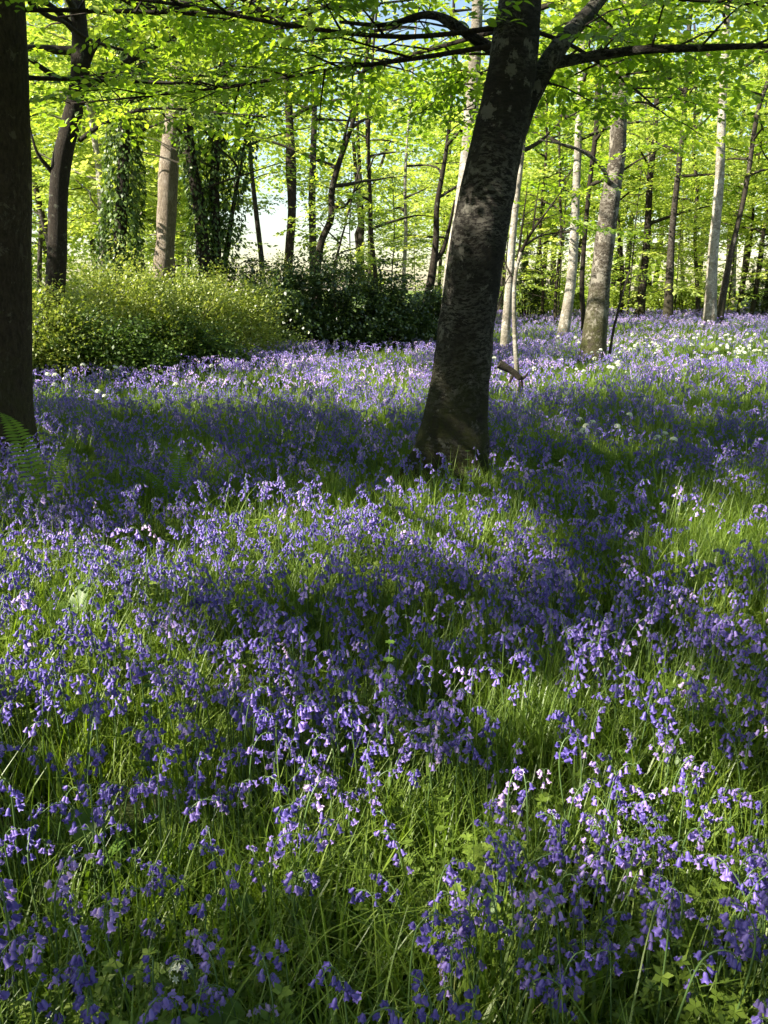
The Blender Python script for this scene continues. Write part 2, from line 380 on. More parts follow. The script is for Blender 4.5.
def grow_limb(mbw, sprays, P, r0, step=.32, sub=.9, filt=True, twigs=True, flat=.25, seg=6, dens=1.0, bare=.15, rend=.006):
    """branch tube along P with side twigs carrying sprays"""
    C = catmull(P, 5); n = len(C); r = np.linspace(r0, rend, n)
    mbw.add(*tube(C, r, seg, rough=.06 if r0 > .02 else 0, fr=8))
    d = np.linalg.norm(np.diff(C, axis=0), axis=1); s = np.concatenate([[0], d.cumsum()]); Ltot = s[-1]
    x = Ltot * bare; side = 1
    while x < Ltot:
        i = min(np.searchsorted(s, x), n - 1); c = C[i]; T = C[min(i + 1, n - 1)] - C[max(i - 1, 0)]; yw = math.atan2(T[1], T[0])
        side = -side; a = yw + side * random.uniform(.5, 1.15)
        L = sub * (1.15 - .75 * x / Ltot) * random.uniform(.6, 1.2)
        el = random.gauss(.08, flat)
        D = np.array([math.cos(a) * math.cos(el), math.sin(a) * math.cos(el), math.sin(el)])
        e = c + D * L - np.array([0, 0, .10 * L * L]); m = c + D * L * .5 + np.array([0, 0, .03 * L])
        k = max(1, int(L / .30 * dens)); any_ = False
        for j in range(1, k + 1):
            tt = j / k; p = c * (1 - tt) ** 2 + 2 * m * tt * (1 - tt) + e * tt * tt
            aa = a + ((1 if j % 2 else -1) * random.uniform(.3, .9) if j < k else random.gauss(0, .2)); pc0 = p + np.array([math.cos(aa), math.sin(aa), 0]) * .3
            if (filt and not keep(pc0)) or (filt is None and (blocks_lit(p) or strong_gap(pc0)) and random.random() > .06): continue
            any_ = True
            sprays.append((p, aa, random.gauss(.08, .22), random.uniform(.75, 1.25)))
        if twigs and (any_ or not filt):
            mbw.add(*tube(np.array([c, m, e]), [min(.011, r[i]), .007, .003], 3, cap=False))
        x += step * random.uniform(.6, 1.3) / dens
    if (not filt and not (filt is None and blocks_lit(C[-1]))) or (filt and keep(C[-1])): sprays.append((C[-1], yw, .1, 1.1))

def auto_limb(base, az, L, up, droop=.05):
    P = [base]; d = np.array([math.cos(az) * math.cos(up), math.sin(az) * math.cos(up), math.sin(up)])
    n = 5
    for i in range(n):
        d = d + np.array([random.gauss(0, .16), random.gauss(0, .16), random.gauss(-droop, .08)]); d[2] = max(d[2], -.04); d /= np.linalg.norm(d)
        P.append(P[-1] + d * L / n)
    return np.array(P)

# ------------------------------------------------------------------ trees
def spine_from_px(pts, Yd, top=None, sink=.25):
    """pts bottom to top (px,py,wpx[,dy]); returns 3-D spine and radii, base pushed into the ground"""
    P = []; r = []
    for q in pts:
        y = Yd + (q[3] if len(q) > 3 else 0); p = at(q[0], q[1], y)
        f = proj(p)[2][0]; P.append(p); r.append(q[2] * .9 * f / FPX / 2)
    P = np.array(P); r = np.array(r)
    b = P[0]; d = P[1] - P[0] if len(P) > 1 else np.array([0, 0, 1.]); d = d / max(d[2], .05)
    g = gh(b[0], b[1])
    if b[2] > g + .15:
        nb = b - d * (b[2] - g) * np.array([.6, .6, 1]); nb[2] = gh(nb[0], nb[1]) - sink
        P = np.vstack([nb, P]); r = np.concatenate([[r[0] * 1.15], r])
    else:
        P[0][2] = g - sink
    if top:
        while P[-1][2] < top:
            d = P[-1] - P[-2]; d /= np.linalg.norm(d); d = d * .8 + np.array([random.gauss(0, .06), random.gauss(0, .06), .25]); d /= np.linalg.norm(d)
            P = np.vstack([P, P[-1] + d * 1.4]); r = np.append(r, max(r[-1] * .86, .02))
    return P, r
def root_flare(amount, hgt, base):
    def f(t, ang, p):
        k = math.exp(-max(p[2] - base[2] - .2, 0) / hgt)
        return 1 + amount * k * (1 + .45 * np.sin(ang * 3 + 1) + .25 * np.sin(ang * 5 + 2))
    return f
def trunk(root, P, r, mat, seg=16, rough=.06, flare=.3, fh=.3, sub=5, fr=3):
    C = catmull(P, sub); rr = np.interp(np.linspace(0, len(P) - 1, len(C)), np.arange(len(P)), r)
    mb = MB(); mb.add(*tube(C, rr, seg, rough=rough, fr=fr, flare=root_flare(flare, fh, P[0])))
    return mb.out("trunk", mat, root, off=root.location, smooth=True)
def add_limb(root, mbw, mat='twig'):
    return mbw.out("limb", M[mat], root, off=root.location, smooth=True)
def add_crown(root, sprays, leaf, hi=False, tpls=SPR, bias=0, name="crown", lscale=1.0):
    if not sprays: return None
    mb = MB(); place_sprays(mb, sprays, hi, tpls, bias, lscale); return mb.out(name, M[leaf], root, off=root.location)
def pt_on(P, z):
    i = np.searchsorted(P[:, 2], z); i = min(max(i, 1), len(P) - 1); a, b = P[i - 1], P[i]; t = (z - a[2]) / max(b[2] - a[2], .01)
    return a + (b - a) * min(max(t, 0), 1)
def tree(name, label, pts, Yd, mat, leaf, top=9, z0=3.5, nlimb=10, Ll=2.2, up=.45, group=None, cat='tree', seg=12, dens=1.5, sub=.7, step=.4,
         tpls=SPR_FAR, hi=False, filt=None, extra=(), rough=.06, flare=.25, bias=0, limbmat='twig', azr=None, droop=.05, lscale=1.0, lit=None, twigs=False, crown='crown'):
    P, r = spine_from_px(pts, Yd, top)
    root = empty(name, (P[0][0], P[0][1], gh(P[0][0], P[0][1])))
    tag(root, label, cat, group)
    trunk(root, P, r, M[mat], seg, rough, flare)
    sp = []
    for ex in extra:          # limbs seen in the view: (pts, mat?) with px,py,w,dy
        EP = np.array([at(a[0], a[1], Yd + a[3]) for a in ex]); EW = [a[2] * proj(e)[2][0] / FPX / 2 for a, e in zip(ex, EP)]
        mb = MB(); grow_limb(mb, sp, EP, EW[0], rend=max(EW[-1] * .7, .004), filt=True, sub=sub, step=step, dens=dens, bare=.3, twigs=True)
        add_limb(root, mb, mat)
    zt = P[-1][2]
    for k in range(nlimb):
        z = z0 + (zt - z0) * ((k + random.random() * .8) / nlimb) ** 1.05
        b = pt_on(P, z); az = random.uniform(0, 2 * math.pi) if azr is None else random.uniform(*azr)
        if azr is None: az = k * 2.4 + random.gauss(0, .4)
        L = Ll * (1.1 - .6 * (z - z0) / max(zt - z0, .1)) * random.uniform(.75, 1.25)
        mb = MB(); grow_limb(mb, sp, auto_limb(b, az, L, up + random.gauss(0, .15), droop), max(.012, r[-1] * .5 + .012 * L), sub=sub, step=step, dens=dens, filt=filt, twigs=twigs)
        if filt or k < 6 or True: add_limb(root, mb, limbmat)
    add_crown(root, sp, leaf, hi, tpls, bias, lscale=lscale, name=crown)
    return root, P, r
def litline(P, z0, z1, rad):
    for z in np.arange(z0, z1, .3): LIT3D.append((pt_on(P, z), rad))

# spines of the sun-struck trunks are needed before the shading crowns grow
LITSPEC = {
 'T4': ([(160, 300, 24), (163, 270, 22), (166, 234, 21), (168, 176, 22), (174, 113, 18), (178, 60, 16)], 20),
 'T8': ([(564, 330, 13), (572, 273, 11), (576, 195, 9), (580, 101, 8), (583, 40, 7)], 23),
 'T9': ([(505, 340, 10), (508, 300, 9), (513, 234, 8), (517, 195, 7), (524, 130, 6)], 19),
 'T11': ([(710, 316, 14), (713, 254, 11), (719, 187, 10), (722, 117, 9), (725, 55, 8), (727, 0, 7)], 25),
 'T7': ([(594, 342, 27), (601, 273, 22), (611, 195, 21), (617, 156, 18), (620, 98, 18), (625, 47, 16), (628, 0, 14)], 17),
 'Th': ([(450, 320, 20), (454, 260, 19), (461, 215, 16), (468, 150, 16), (472, 100, 15), (476, 40, 13)], 13.5),
 'T12': ([(720, 314, 9), (730, 258, 6), (746, 187, 5), (757, 115, 5), (768, 80, 4.5)], 26),
 'T10': ([(668, 314, 11), (672, 234, 7), (680, 156, 6), (684, 117, 5.5), (688, 40, 5)], 27),
}
for k_, z0_, z1_ in (('T4', 1.5, 5), ('T8', .5, 4.5), ('T9', .5, 4), ('T11', .5, 9), ('T7', 3.2, 5.5), ('Th', 1.8, 4.6), ('T12', .5, 6)):
    P_, r_ = spine_from_px(*LITSPEC[k_]); litline(P_, z0_, z1_, r_[1] + .15)
for (px, py, y, rad) in [(110, 280, 12.5, 1.0), (190, 285, 13.5, 1.0), (60, 300, 12, .7), (230, 290, 15, .8), (517, 350, 11, .15), (516, 310, 11, .15),
                         (470, 205, 5.9, .03), (2, 170, 6.6, .12), (4, 200, 6.6, .10), (285, 260, 22, .8), (350, 290, 21, .5), (62, 170, 13, .2),
                         (120, 150, 18, 1.0), (300, 200, 24, 1.5), (400, 220, 24, 2), (650, 200, 25, 3), (560, 180, 26, 2.5), (700, 120, 27, 3)]:
    LIT3D.append((at(px, py, y), rad))
for (px, py, y, rad) in [(80, 60, 9.5, 1.0), (170, 90, 9, 1.1), (250, 60, 9, 1.1), (330, 110, 9.5, 1.2), (400, 60, 9, 1.1), (440, 120, 10, 1.0), (600, 90, 8, 1.0), (690, 80, 8, 1.2), (640, 20, 9, 1.2), (130, 20, 8, 1.0), (340, 20, 8, 1.2), (220, 130, 10.5, 1.0)]:
    LIT3D.append((at(px, py, y), rad * 1.35))
P3 = np.array([p for p, _ in LIT3D]); R3 = np.array([r for _, r in LIT3D])

# ---- the large leaning tree of the middle ground
P0, r0 = spine_from_px([(452, 452, 72), (458, 400, 64), (466, 330, 62), (477, 250, 61), (492, 170, 59), (506, 100, 55), (516, 40, 52), (521, -10, 46), (524, -80, 40), (520, -200, 34)], 6.0, top=11)
P0[0] = [P0[1][0] - .06, P0[1][1], -.25]
def big_tree(name, label, P, r, mat, limbs, autos, leaf='leaf_beech', hi=True, seg=56, rough=.085, flare=.62, fh=.26, dens=1.7, group=None, step=.3, sub=.9, sub_n=14, bias=0):
    root = empty(name, (P[0][0], P[0][1], gh(P[0][0], P[0][1]))); tag(root, label, 'tree', group)
    trunk(root, P, r, M[mat], seg, rough, flare, fh, sub=sub_n, fr=3.2)
    sp = []
    for L in limbs:
        EP = np.array([at(a[0], a[1], a[3]) for a in L]); w = [a[2] * proj(e)[2][0] / FPX / 2 for a, e in zip(L, EP)]
        mb = MB(); grow_limb(mb, sp, EP, w[0], rend=max(w[-1], .004), sub=sub * .7, step=step, dens=dens, bare=.2, seg=10)
        add_limb(root, mb, mat)
    for (z, az, Ln, up) in autos:
        mb = MB(); grow_limb(mb, sp, auto_limb(pt_on(P, z), az, Ln, up, .04), .0032 * Ln + .006, sub=sub, step=step, dens=dens, seg=7)
        add_limb(root, mb, 'bark_dark')
    add_crown(root, sp, leaf, hi, SPR, bias)
    return root
autos0 = [(3.1, 2.6, 3.8, .10), (3.2, 3.15, 3.8, .12), (3.2, 2.0, 3.8, .12), (3.15, 1.5, 3.6, .1), (3.2, .8, 3.2, .1), (3.4, 0.2, 3.4, .12), (3.4, 2.2, 3.0, .25), (3.7, 2.9, 3.6, .2), (4.0, 1.6, 3.2, .25), (4.2, 3.6, 3.4, .25), (4.6, .7, 3.2, .3), (4.9, -.2, 3.6, .3), (5.2, 2.5, 3.8, .3), (5.5, 4.2, 3.4, .3),
          (5.9, 1.2, 3.4, .35), (6.3, 3.2, 3.6, .35), (6.8, 5.3, 3.2, .4), (7.4, 2.0, 3.2, .4), (8.0, 3.9, 3.0, .5), (8.6, .5, 2.8, .5), (9.3, 2.8, 2.4, .6), (10, 5, 2.0, .7)]
big_tree('leaning_tree', 'large leaning tree with white-flecked dark bark and mossy base in the middle', P0, r0, 'bark_main',
         [[(499, 190, 30, 6.07), (508, 150, 32, 6.07), (523, 110, 34, 6.10), (542, 73, 29, 6.15), (566, 38, 20, 6.25), (598, 2, 14, 6.9), (640, -50, 11, 7.3), (690, -110, 7, 7.8)],
          [(548, 64, 12, 6.25), (590, 57, 7.5, 6.4), (640, 50, 6.5, 6.2), (700, 48, 5.5, 6.0), (768, 46, 4.5, 5.9), (840, 50, 3, 5.8)],
          [(494, 50, 12, 6.4), (470, 36, 8, 6.3), (450, 21, 7, 6.2), (424, 15, 6, 6.1), (385, 25, 4, 6.2), (340, 22, 3, 6.4)],
          [(510, -40, 14, 6.7), (560, -90, 9, 7.5), (600, -60, 5, 9), (680, -30, 3, 10)]],
         autos0)

# ---- trunk cut by the left edge
P1, r1 = spine_from_px([(-2, 436, 78), (-1, 380, 68), (0, 300, 65), (1, 200, 64), (-1, 100, 62), (-4, 0, 60), (-12, -120, 52)], 6.7, top=11)
autos1 = [(3.05, .8, 4.2, .14), (3.5, .3, 3.6, .15), (3.8, 1.8, 3.4, .2), (4.1, .7, 4.0, .2), (4.4, 2.6, 3.2, .3), (4.7, 1.4, 4.0, .25), (5.0, 4.8, 3.4, .3), (5.4, -.2, 4.0, .25), (5.8, 3.4, 3.2, .3),
          (6.2, .9, 3.8, .3), (6.7, 5.5, 3.2, .35), (7.2, 2.2, 3.4, .4), (7.8, 4.2, 3.0, .5), (8.5, .2, 3.0, .5), (9.3, 1.9, 2.5, .6), (10, 4, 2.2, .7)]
big_tree('straight_tree', 'thick straight brown trunk cut off by the left edge of the picture', P1, r1, 'bark_brown',
         [[(30, 2, 6, 6.8), (48, 16, 4.5, 7.0), (64, 22, 3.5, 7.3), (90, 40, 2.5, 7.7), (130, 52, 2.5, 8.2)],
          [(20, -40, 9, 6.8), (90, -20, 5, 7.4), (150, 12, 3.5, 8.0), (178, 5, 2.5, 8.3), (215, 0, 3, 8.6)],
          [(20, -90, 10, 6.6), (180, -50, 6, 6.9), (262, 14, 4, 7.1), (292, 25, 3, 7.2), (320, 8, 4, 7.3), (380, 5, 3, 7.4)]],
         autos1, rough=.04, flare=.12)

# ---- unseen trees added round the viewer, their crowns gapped to dapple the flowers
def shade_tree(x, y, h, rad, label, n=20, z0=5.0, L=4.4, dens=1.8):
    P = np.array([[x, y, gh(x, y) - .25]] + [[x + .12 * k * math.sin(k + x), y + .1 * k * math.cos(k * 1.3 + y), k * 1.5] for k in range(1, int(h / 1.5) + 1)])
    r = np.linspace(rad, rad * .25, len(P))
    root = empty('added_shade_beech', (x, y, gh(x, y))); tag(root, label, 'tree', 'unseen shade trees added round the viewpoint')
    trunk(root, P, r, M['bark_mid'], 14, .05, .3, sub=4)
    sp = []
    for k in range(n):
        z = z0 + (h - 1.0 - z0) * k / n
        ln = L * (1.1 - .5 * k / n) * random.uniform(.8, 1.15)
        mb = MB(); grow_limb(mb, sp, auto_limb(pt_on(P, z), k * 2.4 + x, ln, .25 + .4 * k / n, .04), .008 * ln + .01, sub=1.1, step=.36, dens=dens, twigs=True)
        add_limb(root, mb, 'bark_mid')
    add_crown(root, sp, 'leaf_beech', False, SPR, 0, lscale=1.9)
SH = [(-6.2, 2.6, 12, .24, 'unseen tall beech added left of the viewpoint to shade the near flowers'), (-3.2, -2.6, 12, .25, 'unseen beech added for shade behind the viewpoint on the left'),
      (-10.5, 5.5, 13, .26, 'unseen beech added for shade farther left beyond the picture edge'), (-9.5, -1.5, 12, .25, 'unseen beech added for shade left of and behind the viewpoint'),
      (2.2, -3.6, 12, .22, 'unseen beech added for shade behind the viewpoint on the right'), (-13.0, 11.0, 13, .25, 'unseen beech added for shade left of the shrubs outside the picture'),
      (5.4, 1.2, 10, .2, 'unseen beech added for shade to the right of the viewpoint'), (-15, 2.0, 13, .25, 'outermost unseen beech added for shade on the left')]
for (x, y, h, rd, lb) in SH: shade_tree(x, y, h, rd, lb)

# ------------------------------------------------------------------ trees seen behind
tree('forked_tree', 'dark crooked trunk with a broken fork rising behind the pale shrub at the left', [(54, 322, 24), (55, 290, 22), (57, 250, 21), (58, 200, 20), (61, 165, 21), (69, 130, 20), (77, 95, 19), (81, 60, 21), (80, 28, 17), (74, -20, 17), (68, -80, 14)], 13,
     'bark_dark', 'leaf_beech', top=9.5, z0=4.2, nlimb=12, Ll=3.4, up=.2, seg=24, dens=1.7, sub=.9, step=.36, tpls=SPR, filt=True, rough=.09, twigs=True, lscale=1.3,
     extra=[[(80, 140, 5, 0), (98, 127, 4, -.4), (128, 113, 3.5, -.9), (160, 108, 3, -1.4), (210, 112, 2.5, -2), (262, 116, 1.5, -2.4)],
            [(60, 80, 7, 0), (45, 70, 6, -.2), (30, 60, 5, -.4), (5, 50, 3, -.6)], [(58, 178, 6, 0), (46, 165, 5, -.1), (36, 150, 4, -.2), (28, 120, 2, -.2)],
            [(82, 70, 12, 0), (90, 52, 9, 0), (97, 42, 8, 0), (99, 38, 6, 0)], [(74, 30, 8, 0), (50, 5, 6, -.3), (20, -10, 4, -.8)]])
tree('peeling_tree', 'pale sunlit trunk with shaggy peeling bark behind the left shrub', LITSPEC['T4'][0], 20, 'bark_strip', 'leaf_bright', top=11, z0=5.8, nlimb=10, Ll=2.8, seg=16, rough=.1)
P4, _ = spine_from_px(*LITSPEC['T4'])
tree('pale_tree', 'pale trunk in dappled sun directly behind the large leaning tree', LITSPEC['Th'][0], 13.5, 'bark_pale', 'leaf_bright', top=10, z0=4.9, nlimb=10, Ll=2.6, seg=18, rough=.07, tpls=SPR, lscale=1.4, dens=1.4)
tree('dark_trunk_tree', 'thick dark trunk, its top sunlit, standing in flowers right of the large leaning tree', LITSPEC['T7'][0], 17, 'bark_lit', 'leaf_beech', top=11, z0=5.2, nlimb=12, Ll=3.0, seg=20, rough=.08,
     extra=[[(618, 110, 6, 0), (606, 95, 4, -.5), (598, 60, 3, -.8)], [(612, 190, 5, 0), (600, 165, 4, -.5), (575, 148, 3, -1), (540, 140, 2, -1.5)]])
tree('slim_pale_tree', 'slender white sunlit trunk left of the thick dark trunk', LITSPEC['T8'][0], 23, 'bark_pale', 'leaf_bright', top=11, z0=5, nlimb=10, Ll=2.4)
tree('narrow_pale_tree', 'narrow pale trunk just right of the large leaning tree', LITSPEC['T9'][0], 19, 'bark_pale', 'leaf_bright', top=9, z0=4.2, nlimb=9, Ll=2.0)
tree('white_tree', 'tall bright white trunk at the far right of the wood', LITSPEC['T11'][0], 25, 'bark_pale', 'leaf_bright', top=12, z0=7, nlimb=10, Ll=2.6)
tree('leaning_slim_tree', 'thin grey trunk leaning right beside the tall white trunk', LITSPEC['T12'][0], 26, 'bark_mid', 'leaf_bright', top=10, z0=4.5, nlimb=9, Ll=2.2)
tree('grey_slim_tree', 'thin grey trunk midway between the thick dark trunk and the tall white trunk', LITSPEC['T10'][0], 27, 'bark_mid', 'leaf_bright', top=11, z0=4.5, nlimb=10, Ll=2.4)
BG = [
 ('dark_stub_tree', 'short-looking dark trunk between the thick dark trunk and the thin grey one', [(640, 312, 11), (643, 280, 9), (647, 240, 8), (650, 180, 7)], 29, 'bark_dark', 'leaf_bright', 10, 3.6, 10, 2.4),
 ('thin_tree', 'thin dark trunk right behind the thick dark trunk', [(621, 312, 5), (622, 270, 5), (618, 220, 4), (616, 180, 4)], 31, 'bark_dark', 'leaf_bright', 10, 4, 8, 2.2),
 ('slim_dark_tree', 'slim dark trunk half hidden left of the thick dark trunk', [(584, 325, 6), (582, 280, 5.5), (588, 200, 5), (597, 120, 6), (599, 60, 6)], 24, 'bark_dark', 'leaf_beech', 10, 4.2, 9, 2.2),
 ('thin_tree', 'thin trunk left of the tall white trunk, low in the far wood', [(698, 312, 5), (697, 280, 5), (695, 240, 4), (697, 190, 4)], 32, 'bark_mid', 'leaf_bright', 10, 3.5, 9, 2.4),
 ('crooked_tree', 'small crooked dark tree at the right edge of the far wood', [(752, 312, 5), (756, 290, 5), (760, 262, 6), (764, 230, 4)], 30, 'bark_dark', 'leaf_bright', 8, 2.8, 9, 2.2),
 ('thin_tree', 'thin dark leaning stem between the white trunk and the right edge', [(738, 312, 4), (742, 290, 4), (748, 262, 3.5), (752, 230, 3)], 31, 'bark_dark', 'leaf_bright', 8, 3, 8, 2.0),
 ('thin_tree', 'thin dark stem in the gap left of the slender white trunk', [(556, 326, 4), (556, 290, 4), (561, 240, 3.5), (560, 190, 3)], 28, 'bark_dark', 'leaf_beech', 9, 3, 9, 2.2),
 ('thin_tree', 'thin brown stem in the shade near the narrow pale trunk', [(541, 326, 3.5), (543, 290, 3.5), (540, 240, 3), (543, 190, 3)], 30, 'bark_brown', 'leaf_beech', 9, 2.8, 9, 2.2),
 ('dark_forked_tree', 'dark forked tree left of the large leaning tree, beyond the evergreen shrubs', [(426, 306, 10), (432, 275, 9), (436, 240, 7), (437, 205, 6), (444, 165, 5), (450, 120, 4)], 23, 'bark_dark', 'leaf_bright', 9, 3.8, 11, 2.4),
 ('curved_dark_tree', 'dark curved trunk against the bright sky above the evergreen shrubs', [(317, 285, 8), (318, 262, 8), (322, 240, 7.5), (331, 218, 7.5), (332, 190, 7), (340, 160, 6), (352, 125, 5), (362, 80, 4)], 21, 'bark_dark', 'leaf_beech', 8.5, 3.9, 12, 2.6),
 ('pale_thin_tree', 'pale trunk just left of the dark curved trunk, against the sky', [(313, 285, 9), (313, 250, 8), (312, 200, 8), (313, 160, 7)], 27, 'bark_mid', 'leaf_bright', 10, 6.2, 8, 2.2),
 ('ragged_tree', 'ragged brown trunk standing against the white sky gap', [(287, 285, 10), (289, 255, 10), (292, 210, 9), (291, 170, 12), (290, 130, 9)], 25, 'bark_brown', 'leaf_bright', 9, 6.2, 7, 2.2),
 ('thin_tree', 'thin pale trunk leaning left in the white sky gap', [(263, 285, 6), (261, 255, 6), (257, 220, 5.5), (253, 185, 5), (250, 150, 4.5)], 28, 'bark_mid', 'leaf_bright', 9, 6.6, 6, 2.0),
 ('thin_tree', 'slim brown stem above the middle of the evergreen shrubs', [(377, 300, 5), (375, 270, 5), (371, 230, 4.5), (370, 190, 4)], 26, 'bark_brown', 'leaf_bright', 9, 3.3, 11, 2.4),
 ('thin_tree', 'pale thin stem between the two dark trees above the evergreen shrubs', [(403, 300, 4), (404, 270, 4), (406, 230, 4), (405, 190, 3.5)], 28, 'bark_pale', 'leaf_bright', 9, 3.2, 11, 2.4),
 ('young_tree', 'slight young stem leaning right beside the dark curved trunk', [(334, 285, 3), (336, 262, 3), (341, 240, 2.5), (346, 222, 2)], 22, 'bark_mid', 'leaf_bright', 4.2, 2.3, 7, 1.0),
]
for (nm, lb, pts, Yd, mt, lf, top, z0, nl, Ll) in BG:
    ex = []
    if nm == 'curved_dark_tree': ex = [[(332, 208, 4, 0), (345, 206, 3, -.3), (352, 195, 2.5, -.5), (362, 180, 1.5, -.8)]]
    if nm == 'dark_forked_tree': ex = [[(434, 262, 6, 0), (443, 250, 5, 0), (449, 228, 4, 0), (455, 200, 3, -.3)]]
    tree(nm, lb, pts, Yd, mt, lf, top=top, z0=z0, nlimb=nl, Ll=Ll, seg=10, extra=ex)

# ivy-clad trees
def ivy_tree(label, stems, Yd, ztop, n, rad, crown_z=None, branch=()):
    P, r = spine_from_px(stems[0], Yd, ztop); root = empty('ivy_clad_tree', (P[0][0], P[0][1], gh(P[0][0], P[0][1]))); tag(root, label, 'tree')
    iv = MB(); sp = []
    for k, st in enumerate(stems):
        P, r = spine_from_px(st, Yd + .25 * k, ztop); trunk(root, P, r, M['bark_dark'], 12, .08, .2)
        m = n; z = rng.uniform(.2, ztop - .5, m); pos = np.array([pt_on(P, q) for q in z]); a = rng.uniform(0, 2 * math.pi, m)
        bul = (rad + .10 * nz(a, z, 1.6, k)) * rng.uniform(.75, 1.2, m) * np.clip(1.15 - z / (ztop * 1.6), .4, 1)
        pos = pos + np.stack([np.cos(a) * bul, np.sin(a) * bul, rng.normal(0, .05, m)], -1)
        leaves_mesh(iv, pos, a + rng.normal(0, .5, m), rng.normal(.9, .4, m), rng.normal(0, .4, m), rng.uniform(.07, .13, m), np.clip(rng.normal(.5, .25, m), 0, 1), False)
        for j in range(7):
            q = ztop * (.5 + .07 * j); mb = MB(); grow_limb(mb, sp, auto_limb(pt_on(P, q), j * 2.4 + k, 2.2, .4), .03, filt=None, twigs=False, sub=.7, step=.4); add_limb(root, mb)
    iv.out('ivy', M['leaf_ivy'], root, off=root.location)
    add_crown(root, sp, 'leaf_bright', False, SPR_FAR)
ivy_tree('ivy-covered trunk between the crooked forked tree and the pale peeling trunk', [[(118, 300, 14), (120, 240, 14), (124, 160, 13), (128, 80, 11), (130, 20, 9)]], 18, 9, 8000, .40)
ivy_tree('dark twin-stemmed ivy tree right of the pale peeling trunk', [[(206, 292, 15), (203, 250, 15), (198, 200, 14), (190, 150, 12), (186, 90, 10)], [(214, 292, 12), (216, 250, 12), (214, 200, 12), (216, 150, 10), (220, 90, 8)],
        [(220, 292, 7), (226, 255, 7), (232, 215, 5), (237, 185, 4), (242, 160, 3)]], 19, 7.2, 2300, .27)

# sapling in front, leafing out
def sapling():
    Y0 = 11.0; root = empty('sapling', tuple(at(517, 372, Y0) * [1, 1, 0] + [0, 0, gh(at(517, 372, Y0)[0], Y0)]))
    tag(root, 'slim young pale-stemmed tree with spreading twigs right of the large leaning trunk', 'tree')
    mb = MB(); P, r = spine_from_px([(517, 375, 5.5), (515, 340, 5), (514, 300, 4.5), (516, 272, 4), (521, 252, 3.4)], Y0)
    mb.add(*tube(catmull(P, 5), np.linspace(r[0], r[-1], 5 * (len(P) - 1) + 1), 8, .04, 6)); mb.out('trunk', M['bark_pale'], root, off=root.location, smooth=True)
    sp = []
    for L in ([(521, 252, 3.4, 0), (530, 235, 3, -.1), (545, 214, 2.6, -.2), (562, 190, 2, -.3), (572, 170, 1.3, -.3)], [(517, 268, 3, 0), (521, 235, 2.4, .1), (525, 205, 2, .2), (528, 180, 1.3, .3)],
              [(524, 246, 2.6, 0), (540, 236, 2, .2), (560, 232, 1.4, .4), (580, 225, 1, .5)], [(533, 230, 2, 0), (536, 205, 1.6, .1), (540, 178, 1, .2)], [(516, 285, 2.4, 0), (505, 262, 1.8, .1), (500, 240, 1, .2)]):
        EP = np.array([at(a[0], a[1], Y0 + a[3]) for a in L]); mb = MB(); grow_limb(mb, sp, EP, L[0][2] * 11 / FPX / 2, rend=.003, filt=False, sub=.45, step=.22, dens=1); add_limb(root, mb, 'bark_dark')
    sp = [s for s in sp if s[0][2] > 2.3]
    add_crown(root, sp, 'leaf_beech', True, SPR)
sapling()
def thin_stem(label, pts, Y0, mat='bark_mid'):
    P, r = spine_from_px(pts, Y0); root = empty('sapling', (P[0][0], P[0][1], gh(P[0][0], P[0][1]))); tag(root, label, 'tree')
    mb = MB(); C = catmull(P, 4); mb.add(*tube(C, np.interp(np.linspace(0, 1, len(C)), np.linspace(0, 1, len(r)), r), 7, .05, 5)); mb.out('trunk', M[mat], root, off=root.location, smooth=True)
    sp = []; mb = MB(); grow_limb(mb, sp, auto_limb(P[-1], 1.0, .9, .9), r[-1] * .7, filt=False, sub=.35, step=.2); add_limb(root, mb); add_crown(root, sp, 'leaf_bright', False, SPR)
thin_stem('thin bare sapling leaning right, close to the right side of the thick dark trunk', [(612, 338, 3.2), (617, 315, 2.8), (623, 292, 2.4), (629, 272, 2)], 17)
thin_stem('short crooked pale stem close to the right side of the large leaning trunk', [(492, 345, 2.6), (493, 325, 2.4), (498, 305, 2), (503, 290, 1.6)], 15)

# broken branch lying in the flowers
def broken_branch():
    A, B = at(499, 364, 10.3), at(521, 379, 10.3); root = empty('broken_branch', (B[0], B[1], gh(B[0], B[1]))); tag(root, 'short dark broken branch propped up at the foot of the young pale sapling', 'branch')
    mb = MB(); C = catmull(np.array([A, (A + B) / 2 + [0, 0, .02], B]), 6)
    mb.add(*tube(C, np.linspace(.055, .035, len(C)), 12, .16, 9)); V, F = tube(np.array([A - (B - A) * .02, A]), [.02, .055], 12, .1, 9, cap=False); mb.add(V, [F[0]])
    mb.out('stub', M['twig'], root, off=root.location, smooth=True)
    for q in ([B, B + [.02, 0, -.15], B + [.05, 0, -.42]], [(A * .35 + B * .65), (A * .5 + B * .5) + [0, 0, -.14], (A * .55 + B * .45) + [-.03, 0, -.28]], [B, B + [.05, 0, .03], B + [.09, 0, .09]]):
        mb = MB(); mb.add(*tube(catmull(np.array(q), 4), np.linspace(.024, .010, 9), 8, .1, 9)); mb.out('side_shoot', M['twig'], root, off=root.location, smooth=True)
broken_branch()

